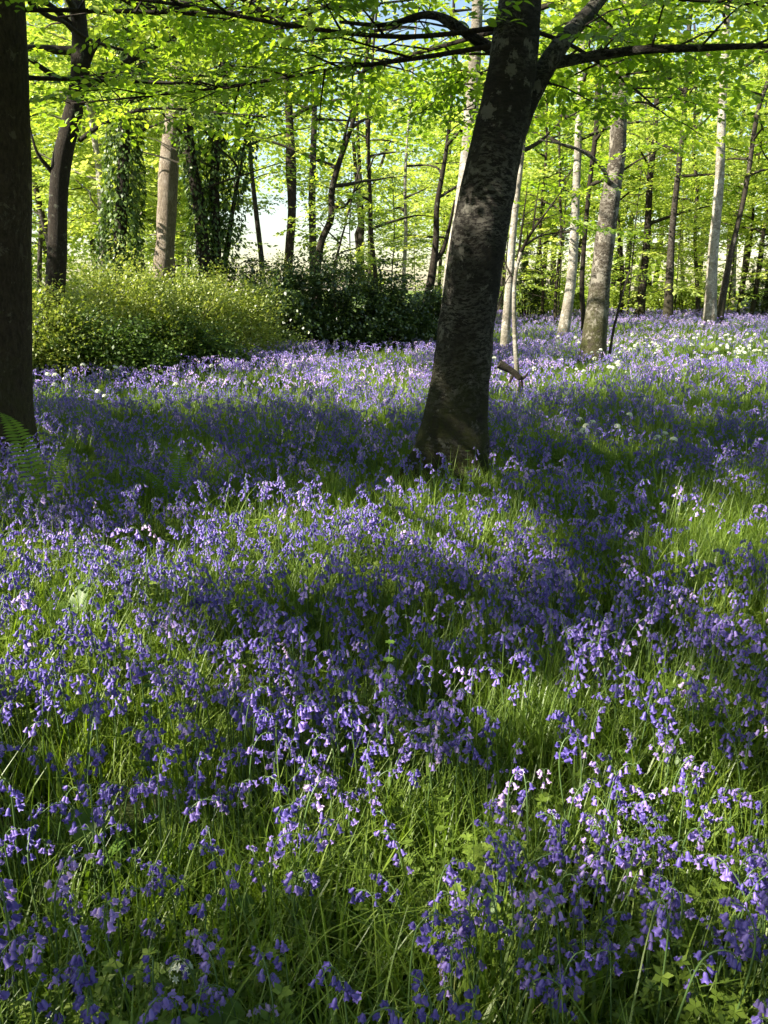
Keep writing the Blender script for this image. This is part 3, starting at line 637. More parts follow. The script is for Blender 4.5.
# ------------------------------------------------------------------ shrubs
def shrub(label, c, rx, ry, h, n, leaf, lsz, name='shrub', cat='shrub', seed=0, nst=26, low=.0, upright=False, zdrop=.9):
    r = np.random.default_rng(seed); root = empty(name, (c[0], c[1], gh(c[0], c[1]))); tag(root, label, cat)
    mb = MB(); iv = MB(); tips = []
    for k in range(nst):
        a = r.uniform(0, 2 * math.pi); q = math.sqrt(r.uniform(.02, .9))
        tip = np.array([c[0] + math.cos(a) * rx * q, c[1] + math.sin(a) * ry * q, gh(c[0], c[1]) + h * math.sqrt(max(1 - q * q, .1)) * r.uniform(.8, 1.3)])
        b = np.array([c[0] + math.cos(a) * rx * q * .35, c[1] + math.sin(a) * ry * q * .35, gh(c[0], c[1]) - .05]); m = (tip + b) / 2 + [0, 0, .15 * h]
        m[:2] += r.normal(0, .08, 2); mb.add(*tube(catmull(np.array([b, m, tip]), 4), np.linspace(.02, .004, 9), 5)); tips.append((b, m, tip))
    # clumps on the dome surface and along the stems
    nc = max(20, n // 45); P = []; 
    a = r.uniform(0, 2 * math.pi, nc); u = r.uniform(0, 1, nc) ** .75; rad = np.sqrt(1 - u * u * .97)
    lump = 1 + .26 * nz(a * 2, u * 4, 1.3, seed) + .12 * r.normal(size=nc); dep = np.where(r.random(nc) < .72, 1, r.uniform(.45, 1, nc))
    cc = np.stack([c[0] + np.cos(a) * rx * rad * lump * dep, c[1] + np.sin(a) * ry * rad * lump * dep, gh(c[0], c[1]) + low + (h - low) * u * lump * dep], -1)
    cc[:, 2] = np.maximum(cc[:, 2], gh(c[0], c[1]) + .12)
    k = n // nc; pos = np.repeat(cc, k, 0) + r.normal(0, .11, (nc * k, 3)) * [1, 1, 1.2 if upright else .7]
    cb = np.repeat(r.normal(0, .13, nc), k); m_ = len(pos)
    tp_ = np.array([m + (t - m) * r.uniform(.3, 1.05) for (b, m, t) in tips for _ in range(60)]) + r.normal(0, .035, (60 * len(tips), 3)); pos[:len(tp_)] = tp_; yaw = np.repeat(a, k) + r.normal(0, 1.0, m_)
    leaves_mesh(iv, pos, yaw, r.normal(-.5 if upright else .15, .5, m_), r.normal(0, .5, m_), lsz * r.uniform(.6, 1.3, m_), np.clip(r.normal(.5, .2, m_) + cb, 0, 1), False)
    mb.out('stems', M['bark_brown'], root, off=root.location, smooth=True); iv.out('foliage', M[leaf], root, off=root.location)
def gp(px, py, z=.0):
    d = ray(px, py); t = (z - CAM_Z) / d[2]; return d * t + [0, 0, CAM_Z]
SHR = [('pale leafy shrub beside the straight left trunk, its foot in shade', 48, 12.8, 1.0, .9, 1.25, 9000, 'leaf_shrub', .06),
       ('tall pale yellow-green shrub in front of the ivy-covered trunk', 118, 14.2, 1.3, 1.0, 1.55, 14000, 'leaf_shrub', .06),
       ('rounded pale sunlit shrub below the pale peeling trunk', 182, 15.4, 1.1, .9, 1.45, 11000, 'leaf_shrub', .06),
       ('pale bushy shrub at the left end of the dark evergreens', 232, 16.6, 1.0, .9, 1.5, 10000, 'leaf_shrub', .06),
       ('low dark bush at the foot of the pale shrubs', 95, 12.6, 1.1, .5, .95, 7000, 'leaf_ivy', .06),
       ('low dark bramble bush at the foot of the rounded pale shrub', 165, 14.0, 1.1, .5, .85, 6000, 'leaf_ivy', .06),
       ('dark evergreen shrub next to the pale shrubs', 272, 19.6, 1.3, 1.2, 1.95, 9000, 'leaf_laurel', .09),
       ('broad dark evergreen shrub in the middle of the hedge-like row', 330, 20.6, 1.4, 1.2, 2.1, 10000, 'leaf_laurel', .09),
       ('dark evergreen shrub right of the broad one, under the slim brown stem', 378, 21.4, 1.3, 1.2, 1.85, 9000, 'leaf_laurel', .09),
       ('last dark evergreen shrub of the row, beside the large leaning trunk', 422, 22.2, 1.2, 1.1, 1.5, 8000, 'leaf_laurel', .08),
       ('thin twiggy brownish bush above the dark evergreens by the sky gap', 268, 21.8, 1.0, .8, 2.3, 2600, 'leaf_shrub', .06),
       ('dark holly-like bush in the far gap right of the large leaning trunk', 528, 31, .7, .7, 2.4, 3000, 'leaf_laurel', .11),
       ('low bright bush far behind the slender white trunk', 556, 33, 1.4, 1.0, 1.6, 4500, 'leaf_bright', .11),
       ('low sunlit bush far behind between the thin trunks', 690, 35, 1.8, 1.0, 1.5, 4500, 'leaf_bright', .12),
       ('dark bush at the right edge of the far wood', 764, 33, .8, .8, 2.3, 3000, 'leaf_laurel', .11),
       ('low leafy bush far behind the thick dark trunk', 636, 36, 2.0, 1.0, 1.1, 4500, 'leaf_bright', .12)]
for i, (lb, px, y, rx, ry, h, n, lf, ls) in enumerate(SHR):
    p = at(px, 300, y); shrub(lb, p, rx, ry, h, int(n * 1.7), lf, ls, seed=i, upright=(lf == 'leaf_shrub'))

# ------------------------------------------------------------------ farther trees, copies of a few grown ones
def proto_tree(seed, leaf, h, z0, L, n, mat):
    random.seed(seed)
    P = np.array([[.25 * math.sin(k * .7 + seed), .2 * math.cos(k * .9), -.3 if k == 0 else k * 1.5] for k in range(int(h / 1.5) + 1)]); P[:, :2] -= P[0, :2]
    r = np.linspace(.12, .03, len(P)); root = empty('woodland_tree', (0, 0, 0)); trunk(root, P, r, M[mat], 9, .06, .2, sub=3)
    sp = []; mb = MB()
    for k in range(n):
        z = z0 + (h - .6 - z0) * k / n
        grow_limb(mb, sp, auto_limb(pt_on(P, z), k * 2.4 + seed, L * (1.15 - .7 * k / n) * random.uniform(.7, 1.2), .35, .05), .03, filt=False, twigs=False, sub=1.0, step=.42, seg=4, dens=1.4)
    add_limb(root, mb, mat)
    add_crown(root, sp, leaf, False, SPR_FAR, lscale=1.25); return root
protos = [proto_tree(1, 'leaf_bright', 13, 3.4, 3.4, 22, 'bark_mid'), proto_tree(2, 'leaf_beech', 14, 3.2, 3.6, 24, 'bark_dark'), proto_tree(3, 'leaf_bright', 11, 2.6, 3.0, 20, 'bark_pale'), proto_tree(4, 'leaf_beech', 15, 3.6, 3.8, 24, 'bark_mid')]
def young_tree():
    random.seed(77); root = empty('woodland_tree', (0, 0, 0)); P = np.array([[0, 0, -.2], [.05, 0, 1.5], [.0, .08, 3.2], [.1, .05, 5.2]]); trunk(root, P, np.array([.03, .024, .018, .008]), M['bark_mid'], 7, .05, .1, sub=3)
    sp = []; mb = MB()
    for k in range(17):
        grow_limb(mb, sp, auto_limb(pt_on(P, .8 + 4.2 * k / 17), k * 2.4, 1.9 * (1.1 - .55 * k / 17) * random.uniform(.7, 1.2), .3, .05), .015, filt=False, twigs=False, sub=.7, step=.4, seg=4, dens=1.15)
    add_limb(root, mb, 'bark_mid'); add_crown(root, sp, 'leaf_bright', False, SPR_FAR); return root
protos.append(young_tree())
random.seed(11)
FAR = []
for px, y, k in [(500, 36, 0), (532, 43, 1), (575, 38, 0), (604, 46, 3), (632, 36, 2), (684, 40, 2), (735, 36, 2), (765, 42, 0), (800, 31, 1), (850, 30, 3), (470, 40, 2), (440, 40, 0), (62, 27, 0), (96, 22.5, 2), (110, 32, 0), (140, 26, 2), (158, 36, 3), (178, 29, 0), (40, 36, 0), (880, 38, 2), (506, 30, 4), (560, 29, 4), (628, 29, 4), (676, 30, 4), (728, 30, 4), (780, 29, 4), (350, 30, 4), (392, 28, 4), (415, 33, 4), (176, 24, 4)]:
    FAR.append((px, y, k))
side_of = lambda px: ('left' if px < 200 else 'middle' if px < 490 else 'right')
usedp = set(); words_ = ['nearest', 'second', 'third', 'fourth', 'fifth', 'sixth', 'seventh', 'eighth', 'ninth', 'tenth', 'eleventh', 'twelfth', 'thirteenth', 'fourteenth', 'fifteenth', 'sixteenth', 'seventeenth', 'eighteenth', 'nineteenth', 'twentieth']
FAR.sort()
ONES = ['', 'first', 'second', 'third', 'fourth', 'fifth', 'sixth', 'seventh', 'eighth', 'ninth', 'tenth', 'eleventh', 'twelfth', 'thirteenth', 'fourteenth', 'fifteenth', 'sixteenth', 'seventeenth', 'eighteenth', 'nineteenth', 'twentieth']
def ordinal(n): return ONES[n] if n <= 20 else (['thirtieth', 'fortieth', 'fiftieth', 'sixtieth'][n // 10 - 3] if n % 10 == 0 else ['twenty', 'thirty', 'forty', 'fifty', 'sixty'][n // 10 - 2] + '-' + ONES[n % 10])
cnt = {}
desc = ['leafy grey-barked tree', 'deep green dark-barked tree', 'bright green pale-barked tree', 'tall broad grey-barked tree', 'slight young tree with low sunlit sprays']
for (px, y, k) in FAR:
    pr = protos[k]; p = at(px, 300, y); z = gh(p[0], p[1]); loc = (p[0], p[1], z); sd = side_of(px); cnt[sd] = cnt.get(sd, 0) + 1
    cnt['n'] = cnt.get('n', 0) + 1; lb = f'{desc[k]}, {ordinal(cnt["n"])} from the left along the far wood'
    if k not in usedp: o = pr; usedp.add(k); new = [o]
    else:
        o = pr.copy(); COL.objects.link(o)
        for ch in pr.children:
            c = ch.copy(); COL.objects.link(c); c.parent = o
    o.location = loc; o.rotation_euler.z = random.uniform(0, 6.28); s = random.uniform(.85, 1.15); o.scale = (s, s, s)
    tag(o, lb, 'tree', 'trees of the far wood')

# far-off wood: one continuous mass
def far_mass():
    mb = MB(); n = 85000
    az = rng.uniform(-40, 40, n * 2); rr = rng.uniform(56, 82, n * 2); x = rr * np.sin(np.radians(az)); y = rr * np.cos(np.radians(az))
    z = rng.uniform(.2, 22, n * 2); pxx = W / 2 + FPX * np.tan(np.radians(az))
    d = nz(x, z * 1.6, .16, 1) + .5 * nz(x, z, .5, 2)
    ok = d > -.42
    gap = (pxx > 205) & (pxx < 365); ok &= ~(gap & (z < 9.5)); gap2 = (pxx >= 350) & (pxx < 440) & (z < 6) & (d < .35); ok &= ~gap2
    ok &= ~((pxx > 480) & (z < 6.5) & (d < .35)); ok &= ~((z > 16) & (d < .2))
    x, y, z = x[ok][:n], y[ok][:n], z[ok][:n]; m = len(x)
    leaves_mesh(mb, np.stack([x, y, z], -1), rng.uniform(0, 6.28, m), rng.normal(.1, .4, m), rng.normal(0, .4, m), rng.uniform(.3, .62, m), np.clip(rng.normal(.55, .25, m), 0, 1), False)
    for k in range(70):
        a = math.radians(random.uniform(-38, 38)); rr_ = random.uniform(58, 76); px_ = W / 2 + FPX * math.tan(a)
        if 205 < px_ < 350: continue
        b = np.array([rr_ * math.sin(a), rr_ * math.cos(a), 0]); mb.add(*tube(np.array([b, b + [random.gauss(0, .4), 0, 6], b + [random.gauss(0, .8), 0, 15]]), [.25, .18, .08], 6), 0.0, m=1)
    o = mb.out('far_woodland', None, None, mats=[M['leaf_bright'], M['bark_dark']]); tag(o, 'sunlit wood far off behind all the trunks', 'woodland', kind='stuff')
far_mass()

# ------------------------------------------------------------------ plants: templates for the flowering floor
hid = bpy.data.collections.new("plant_templates")        # never linked: only sources for the field
def tpl(mb, name, mats):
    V = np.concatenate(mb.V); Fs = [np.concatenate(mb.F[k]) for k in (3, 4) if mb.F[k]]; mi = np.concatenate([np.concatenate(mb.M[k]) for k in (3, 4) if mb.M[k]])
    return mesh(name, V, Fs, None, parent=False, attr=np.concatenate(mb.A), mats=mats, midx=mi, smooth=True)
def bell_geo(hi, rr):
    """bell hanging along -Z from its top, unit = metres"""
    seg = 12 if hi else 6
    prof = [(0, .0012), (.0018, .0027), (.006, .0036), (.011, .0037), (.0145, .0045), (.0160, .0078)] if hi else [(0, .0015), (.004, .0038), (.011, .0041), (.0160, .0074)]
    a = np.arange(seg) * 2 * math.pi / seg; V = []
    for i, (z, q) in enumerate(prof):
        qq = np.full(seg, q); zz = np.full(seg, -z)
        if hi and i >= 4:
            al = np.arange(seg) % 2 == 0; qq = np.where(al, q * (1.1 if i == 5 else 1), q * .80); zz = np.where(al, zz, zz + (.0035 if i == 5 else .001))
            if i == 5: zz = np.where(al, zz + .0015, zz)
        V.append(np.stack([np.cos(a) * qq, np.sin(a) * qq, zz], -1))
    V = np.concatenate(V) * rr; n = len(prof)
    i = np.arange(n - 1)[:, None] * seg; j = np.arange(seg)[None]; k = (j + 1) % seg
    F = np.stack([i + j, i + k, i + seg + k, i + seg + j], -1).reshape(-1, 4)
    return V, F
def bell_layout(r, nb, Hs):
    """stem curve and bell transforms"""
    az = r.uniform(0, 6.28); lean = r.uniform(.01, .08); nod = r.uniform(.012, .034)
    dirn = np.array([math.cos(az), math.sin(az), 0])
    P = np.array([[0, 0, 0], dirn * lean * .25 + [0, 0, Hs * .45], dirn * lean * .6 + [0, 0, Hs * .80], dirn * (lean * .85 + nod * .25) + [0, 0, Hs * .94], dirn * (lean + nod) + [0, 0, Hs], dirn * (lean + nod * 1.8) + [0, 0, Hs - .008]])
    C = catmull(P, 4); B = []; sl_ = np.concatenate([[0], np.linalg.norm(np.diff(C, axis=0), axis=1).cumsum()]); rl_ = r.uniform(.075, .12)
    for k in range(nb):
        t = sl_[-1] - rl_ * (1 - k / max(nb - 1, 1)) ** 1.1; idx = float(np.interp(t, sl_, np.arange(len(C)))); c = C[int(idx)] * (1 - idx % 1) + C[min(int(idx) + 1, len(C) - 1)] * (idx % 1)
        a = az + r.normal(0, 1.25); out = np.array([math.cos(a), math.sin(a), 0]) * r.uniform(.008, .018); s = 1.1 - .35 * k / nb
        top = c + out * s * .9 + [0, 0, r.uniform(-.002, .006)]; tilt = r.uniform(.15, .75) * (1 if r.random() < .9 else 1.8)
        B.append((c, top, a, tilt, s * r.uniform(.9, 1.15)))
    return C, B
def bell_rot(a, tilt):
    # tip swings outward in direction a
    ca, sa = math.cos(a), math.sin(a); ct, st = math.cos(tilt), math.sin(tilt)
    Rz = np.array([[ca, -sa, 0], [sa, ca, 0], [0, 0, 1]]); Ry = np.array([[ct, 0, -st], [0, 1, 0], [st, 0, ct]])
    return Rz @ Ry
BELL_S = .96
def bluebell(seed, hi=True):
    r = np.random.default_rng(seed); nb = int(r.integers(6, 14)); C, B = bell_layout(r, nb, r.uniform(.30, .40))
    st = MB(); st.add(*tube(C, np.linspace(.0023, .0012, len(C)), 5 if hi else 3, cap=False), .3, m=0)
    for (c, top, a, tilt, s) in B:
        if hi: st.add(*tube(np.array([c, (c + top) / 2 + [0, 0, .004], top]), [.0009] * 3, 3, cap=False), .6, m=0)
    return C, B, st, nb
lods = {0: [], 1: [], 2: []}; NEAR = []
for s in range(14):
    C, B, st, nb = bluebell(100 + s)
    if s < 14: NEAR.append((B, nb, st, C))
    mb = MB(); mb.V = list(st.V); mb.F = {k: list(v) for k, v in st.F.items()}; mb.A = list(st.A); mb.M = {k: list(v) for k, v in st.M.items()}; mb.n = st.n
    r = np.random.default_rng(s)
    for (c, top, a, tilt, sc) in B:
        V, F = bell_geo(False, sc * BELL_S * 1.12); mb.add(V @ bell_rot(a, tilt).T + top, F, r.uniform(.1, .9), m=1)
    o = tpl(mb, "field_bluebell", [M['stem'], M['bell_stuff']]); hid.objects.link(o); lods[0].append(o)
hid_far = bpy.data.collections.new("plant_templates_far")
for s in range(6):    # far: head of simple bells
    r = np.random.default_rng(300 + s); C, B = bell_layout(r, 7, r.uniform(.32, .40)); mb = MB()
    mb.add(*tube(C[::4], .003, 3, cap=False), .4, m=0)
    for (c, top, a, tilt, sc) in B:
        V = np.array([[0, 0, .002], [.008, 0, -.016], [-.004, .007, -.016], [-.004, -.007, -.016]]) * sc * 1.35
        mb.add(V @ bell_rot(a, tilt).T + top, np.array([[0, 1, 2], [0, 2, 3], [0, 3, 1]]), r.uniform(.1, .9), m=1)
    o = tpl(mb, "far_bluebell", [M['stem'], M['bell_stuff']]); hid_far.objects.link(o)
def blade(mb, base, az, h, w, bend, rnd, nseg=4):
    d = np.array([math.cos(az), math.sin(az), 0]); sd = np.array([-d[1], d[0], 0]); V = []
    for i in range(nseg + 1):
        t = i / nseg; c = base + np.array([0, 0, 1]) * h * (t - .35 * bend * t ** 2.2) + d * h * bend * t ** 2; ww = w * (1 - t ** 1.6) * .5 + w * .03
        V += [c - sd * ww, c + sd * ww]
    F = np.array([[2 * i, 2 * i + 1, 2 * i + 3, 2 * i + 2] for i in range(nseg)]); mb.add(np.array(V), F, rnd, m=0)
hid_g = bpy.data.collections.new("grass_templates")
for s in range(8):
    r = np.random.default_rng(500 + s); mb = MB()
    for k in range(34):
        a = r.uniform(0, 6.28); q = .11 * math.sqrt(r.random()); wide = r.random() < .2
        blade(mb, np.array([math.cos(a) * q, math.sin(a) * q, -.01]), r.uniform(0, 6.28), r.uniform(.12, .36) * (.8 if wide else 1), r.uniform(.008, .013) if wide else r.uniform(.0028, .0062), abs(r.normal(.35, .3)) + .05, np.clip(r.normal(.5, .25), 0, 1))
    hid_g.objects.link(tpl(mb, "grass_tuft", [M['grass']]))
hid_gf = bpy.data.collections.new("far_grass_templates")
for s in range(5):
    r = np.random.default_rng(540 + s); mb = MB()
    for k in range(34):
        a = r.uniform(0, 6.28); q = .2 * math.sqrt(r.random())
        blade(mb, np.array([math.cos(a) * q, math.sin(a) * q, -.01]), r.uniform(0, 6.28), r.uniform(.14, .30), r.uniform(.008, .016), abs(r.normal(.35, .25)) + .05, np.clip(r.normal(.5, .25), 0, 1), 3)
    hid_gf.objects.link(tpl(mb, "far_grass_tuft", [M['grass']]))
hid_c = bpy.data.collections.new("cover_templates")
for s in range(6):
    r = np.random.default_rng(600 + s); mb = MB()
    for st_ in range(7):        # trailing stems with small whorled leaves
        a = r.uniform(0, 6.28); q = .09 * math.sqrt(r.random()); b = np.array([math.cos(a) * q, math.sin(a) * q, 0]); hh = r.uniform(.08, .24); dx = r.normal(0, .05, 2)
        tip = b + [dx[0], dx[1], hh]; mb.add(*tube(np.array([b, (b + tip) / 2, tip]), .0012, 3, cap=False), .4)
        nw = int(hh / .026)
        for w_ in range(1, nw + 1):
            c = b + (tip - b) * w_ / nw; kk = 5; yaw = r.uniform(0, 6.28) + np.arange(kk) * 6.28 / kk
            leaves_mesh(mb, np.repeat(c[None], kk, 0), yaw, r.normal(-.15, .2, kk), r.normal(0, .2, kk), r.uniform(.011, .021, kk), np.clip(r.normal(.55, .2, kk), 0, 1), False)
    hid_c.objects.link(tpl(mb, "cover_clump", [M['cover']]))

def field(name, pts, yaw, scale, tint, tiltx, coll, mat_label, cat):
    me = bpy.data.meshes.new(name); n = len(pts); me.vertices.add(n); me.vertices.foreach_set("co", np.asarray(pts, np.float32).ravel())
    a = me.attributes.new("rot", 'FLOAT_VECTOR', 'POINT'); a.data.foreach_set("vector", np.stack([tiltx, rng.normal(0, .06, n), yaw], -1).astype(np.float32).ravel())
    a = me.attributes.new("scl", 'FLOAT', 'POINT'); a.data.foreach_set("value", scale.astype(np.float32))
    a = me.attributes.new("tint", 'FLOAT', 'POINT'); a.data.foreach_set("value", tint.astype(np.float32))
    a = me.attributes.new("idx", 'INT', 'POINT'); a.data.foreach_set("value", rng.integers(0, len(coll.objects), n).astype(np.int32))
    o = bpy.data.objects.new(name, me); COL.objects.link(o); tag(o, mat_label, cat, kind='stuff')
    g = bpy.data.node_groups.new(name + "_scatter", 'GeometryNodeTree')
    g.interface.new_socket(name="Geometry", in_out='INPUT', socket_type='NodeSocketGeometry'); g.interface.new_socket(name="Geometry", in_out='OUTPUT', socket_type='NodeSocketGeometry')
    gi = g.nodes.new('NodeGroupInput'); go = g.nodes.new('NodeGroupOutput'); ip = g.nodes.new('GeometryNodeInstanceOnPoints'); ci = g.nodes.new('GeometryNodeCollectionInfo')
    ci.inputs['Collection'].default_value = coll; ci.inputs['Separate Children'].default_value = True; ci.inputs['Reset Children'].default_value = True
    def att(nm, dt):
        q = g.nodes.new('GeometryNodeInputNamedAttribute'); q.data_type = dt; q.inputs[0].default_value = nm
        return [x for x in q.outputs if x.enabled and x.name == 'Attribute'][0]
    L = g.links.new
    L(gi.outputs[0], ip.inputs['Points']); L(ci.outputs[0], ip.inputs['Instance']); ip.inputs['Pick Instance'].default_value = True
    L(att("idx", 'INT'), ip.inputs['Instance Index']); L(att("rot", 'FLOAT_VECTOR'), ip.inputs['Rotation']); L(att("scl", 'FLOAT'), ip.inputs['Scale'])
    L(ip.outputs[0], go.inputs[0])
    md = o.modifiers.new("scatter", 'NODES'); md.node_group = g
    return o
def scatter(bands, margin=1.2):
    out = []
    for (y0, y1, dn) in bands:
        A = (y1 - y0) * (.98 * y1 + 2 * margin); n = int(A * dn); x = rng.uniform(-.5, .5, n) * (.98 * y1 + 2 * margin); y = rng.uniform(y0, y1, n)
        ok = np.abs(x) < .49 * y + margin; out.append(np.stack([x[ok], y[ok]], -1))
    p = np.concatenate(out); return np.column_stack([p, gh(p[:, 0], p[:, 1])])
TR = [(P0[1][0] - .04, P0[1][1], .33), (P1[1][0], P1[1][1], .33)]
def clear(p, m=0):
    ok = np.ones(len(p), bool)
    for x, y, r in TR: ok &= (p[:, 0] - x) ** 2 + (p[:, 1] - y) ** 2 > (r + m) ** 2
    return ok
# green, flower-poor patches as (x, y, rx, ry) in the view; they are patches on the ground
POOR = [(715, 525, 75, 50, .85), (610, 560, 50, 30, .5), (85, 850, 90, 40, .6), (60, 985, 60, 40, .35), (260, 960, 50, 40, .3), (430, 780, 80, 30, .7), (610, 990, 60, 40, .4), (590, 372, 60, 12, .85),
        (650, 352, 130, 12, .7), (720, 390, 80, 20, .6), (640, 470, 60, 25, .45), (370, 352, 70, 10, .8), (240, 375, 70, 8, .7), (60, 590, 70, 22, .5), (280, 555, 60, 20, .45), (180, 720, 60, 30, .5), (500, 690, 60, 30, .4), (640, 430, 60, 18, .5), (740, 350, 60, 16, .8), (180, 440, 40, 12, .5), (740, 620, 40, 30, .5), (540, 700, 40, 50, .5), (420, 900, 70, 50, .4)]
def richness(p):
    top = p.copy(); top[:, 2] += .33; px, py, f = proj(top); d = np.full(len(p), 1.0)
    for (x, y, rx, ry, s) in POOR:
        q = ((px - x) / rx) ** 2 + ((py - y) / ry) ** 2; d *= 1 - s * np.clip(1.3 - q, 0, 1)
    d *= np.clip(.74 + .7 * nz(p[:, 0], p[:, 1], 2.4, 4) + .5 * nz(p[:, 0], p[:, 1], 6.5, 1), .08, 1.2)
    d *= 1 - .8 * np.exp(-(((p[:, 0] - P0[1][0]) / .35) ** 2 + ((p[:, 1] - P0[1][1] + .6) / .45) ** 2))
    return d, px, py, f
pb = scatter([(.75, 4.2, 310), (4.2, 10, 150)]); d, px, py, f = richness(pb); pb = pb[(rng.random(len(pb)) < d) & clear(pb)]
pbf = scatter([(10, 20, 85), (20, 40, 42)], 2); d, px, py, f = richness(pbf); pbf = pbf[(rng.random(len(pbf)) < d)]
def inshrub(p):
    bad = np.zeros(len(p), bool)
    for (lb, px_, y, rx, ry, h, n, lf, ls) in SHR:
        c = at(px_, 300, y); bad |= ((p[:, 0] - c[0]) / rx) ** 2 + ((p[:, 1] - c[1]) / ry) ** 2 < .8
    return bad
pbf = pbf[~inshrub(pbf)]
sc_b = rng.uniform(.68, 1.12, len(pb)); tint_b = np.clip(.42 + .17 * nz(pb[:, 0], pb[:, 1], .9, 2) + rng.normal(0, .16, len(pb)), .02, .98); tint_b[rng.random(len(pb)) < .03] = .84
# the nearest 300 in view become plants of their own
top = pb.copy(); top[:, 2] += .34 * sc_b; px, py, f = proj(top); inview = (f > 1.27) & (px > 2) & (px < W - 2) & (py < H - 4) & (py > 0)
order = np.argsort(np.where(inview, f, 1e9))[:300]; mask = np.zeros(len(pb), bool); mask[order] = True
# (those too close to the lens are dropped)
tooclose = f < 1.27
rest = ~mask & ~tooclose
field('bluebell_carpet', pb[rest], rng.uniform(0, 6.28, rest.sum()), sc_b[rest], tint_b[rest], rng.normal(0, .08, rest.sum()), hid, 'violet-blue bluebells carpeting the woodland floor in the near and middle distance', 'bluebells')
n = len(pbf); field('distant_bluebell_carpet', pbf, rng.uniform(0, 6.28, n), rng.uniform(.9, 1.2, n), np.clip(.68 + .18 * nz(pbf[:, 0], pbf[:, 1], .5, 2) + rng.normal(0, .16, n), .02, .98), rng.normal(0, .08, n), hid_far, 'haze of bluebells stretching back under the far trees', 'bluebells')  # tint painted paler than the near flowers to read as sunlit
pg = scatter([(.45, 4.5, 130), (4.5, 10, 85)]); pg = pg[clear(pg, -.05)]; n = len(pg); sc = np.clip(1 + .28 * nz(pg[:, 0], pg[:, 1], 1.3, 6) + rng.normal(0, .15, n), .5, 1.5)
ppx, ppy, pf = proj(pg + [0, 0, .2]); sc = np.where(((ppx - 715) / 90) ** 2 + ((ppy - 535) / 60) ** 2 < 1, sc * 1.25, sc)
field('grass', pg, rng.uniform(0, 6.28, n), sc, np.clip(.5 + .16 * nz(pg[:, 0], pg[:, 1], 1.1, 3) + rng.normal(0, .1, n), 0, 1), rng.normal(0, .1, n), hid_g, 'long fresh green grass growing among the bluebells', 'grass')
pg = scatter([(10, 20, 30), (20, 46, 16)], 3); pg = pg[~inshrub(pg)]; n = len(pg)
field('distant_grass', pg, rng.uniform(0, 6.28, n), rng.uniform(.7, 1.2, n), np.clip(.55 + .16 * nz(pg[:, 0], pg[:, 1], .5, 3) + rng.normal(0, .1, n), 0, 1), rng.normal(0, .1, n), hid_gf, 'grass under the far trees', 'grass')
pc = scatter([(.6, 4.5, 60), (4.5, 10, 26)]); pc = pc[(nz(pc[:, 0], pc[:, 1], 1.6, 8) > .0) & clear(pc, -.05)]; n = len(pc)
field('ground_cover', pc, rng.uniform(0, 6.28, n), rng.uniform(.7, 1.3, n), np.clip(.55 + rng.normal(0, .14, n), 0, 1), rng.normal(0, .15, n), hid_c, 'low leafy cleavers and other small weeds between the grass', 'ground cover')

# ------------------------------------------------------------------ individual bluebells
petal_stops = [(0, (.072, .055, .27)), (.45, (.158, .112, .44)), (.8, (.37, .265, .64)), (1, (.66, .49, .74))]
def petal(t):
    xs = [s[0] for s in petal_stops]; return [float(np.interp(t, xs, [s[1][k] for s in petal_stops])) for k in range(3)]
bell_meshes = []
for k in range(4):
    V, F = bell_geo(True, BELL_S * (1 + .04 * k)); V = V * [1 + .06 * math.sin(k), 1 - .05 * math.cos(k), 1 + .07 * math.sin(k * 2)]
    o = mesh("bell", V, [F], M['bell'], parent=False, smooth=True); bell_meshes.append(o.data)
stem_meshes = []
for (B, nb, st, C) in NEAR:
    V = np.concatenate(st.V); o = mesh("stem", V, [np.concatenate(st.F[4])] + ([np.concatenate(st.F[3])] if st.F[3] else []), M['stem'], parent=False, attr=np.concatenate(st.A), smooth=True); stem_meshes.append(o.data)
NUM = ['zero', 'one', 'two', 'three', 'four', 'five', 'six', 'seven', 'eight', 'nine', 'ten', 'eleven', 'twelve', 'thirteen', 'fourteen']
def tone(t): return 'dark violet' if t < .3 else 'violet-blue' if t < .5 else 'soft violet' if t < .68 else 'lilac' if t < .9 else 'pale pinkish'
labels_seen = {}
for i in order:
    v = int(rng.integers(0, len(NEAR))); B, nb, st, C = NEAR[v]; s = float(sc_b[i]); t = float(tint_b[i]); yaw = float(rng.uniform(0, 6.28)); tx, ty = float(rng.normal(0, .08)), float(rng.normal(0, .08))
    root = empty('bluebell', pb[i], yaw); root.rotation_euler = (tx, ty, yaw); root.scale = (s, s, s)
    col_ = ['by the left edge', 'left', 'left of centre', 'in the middle', 'right of centre', 'right', 'by the right edge'][min(int(px[i] / W * 7), 6)]
    row = py[i] / H; rw = 'bottom edge' if row > .93 else 'lowest flowers' if row > .86 else 'low foreground' if row > .79 else 'mid foreground' if row > .72 else 'far foreground'
    tip = C[-1] - C[0]; wx = tip[0] * math.cos(yaw) - tip[1] * math.sin(yaw); ln = 'nodding right' if wx > .035 else 'nodding left' if wx < -.035 else 'upright'
    hgt = 'tall' if s > .98 else 'short' if s < .82 else 'middling'
    lb = f'{hgt} {tone(t)} bluebell, {NUM[nb]} bells, {ln}, {rw} {col_}'
    labels_seen.setdefault(lb, []).append((px[i], root)); tag(root, lb, 'bluebell', 'bluebells of the foreground')
    so_ = bpy.data.objects.new('stem', stem_meshes[v]); COL.objects.link(so_); so_.parent = root
    pc_ = petal(t)
    for (c, tp, a, tilt, sc_) in B:
        bo = bpy.data.objects.new('bell', bell_meshes[int(rng.integers(0, 4))]); COL.objects.link(bo); bo.parent = root; bo.location = tuple(tp)
        bo.rotation_euler = (0, -tilt, a); bo.scale = (sc_, sc_, sc_)
        jt = min(max(t + float(rng.normal(0, .09)), 0), 1); bo.color = (*petal(jt), 1)

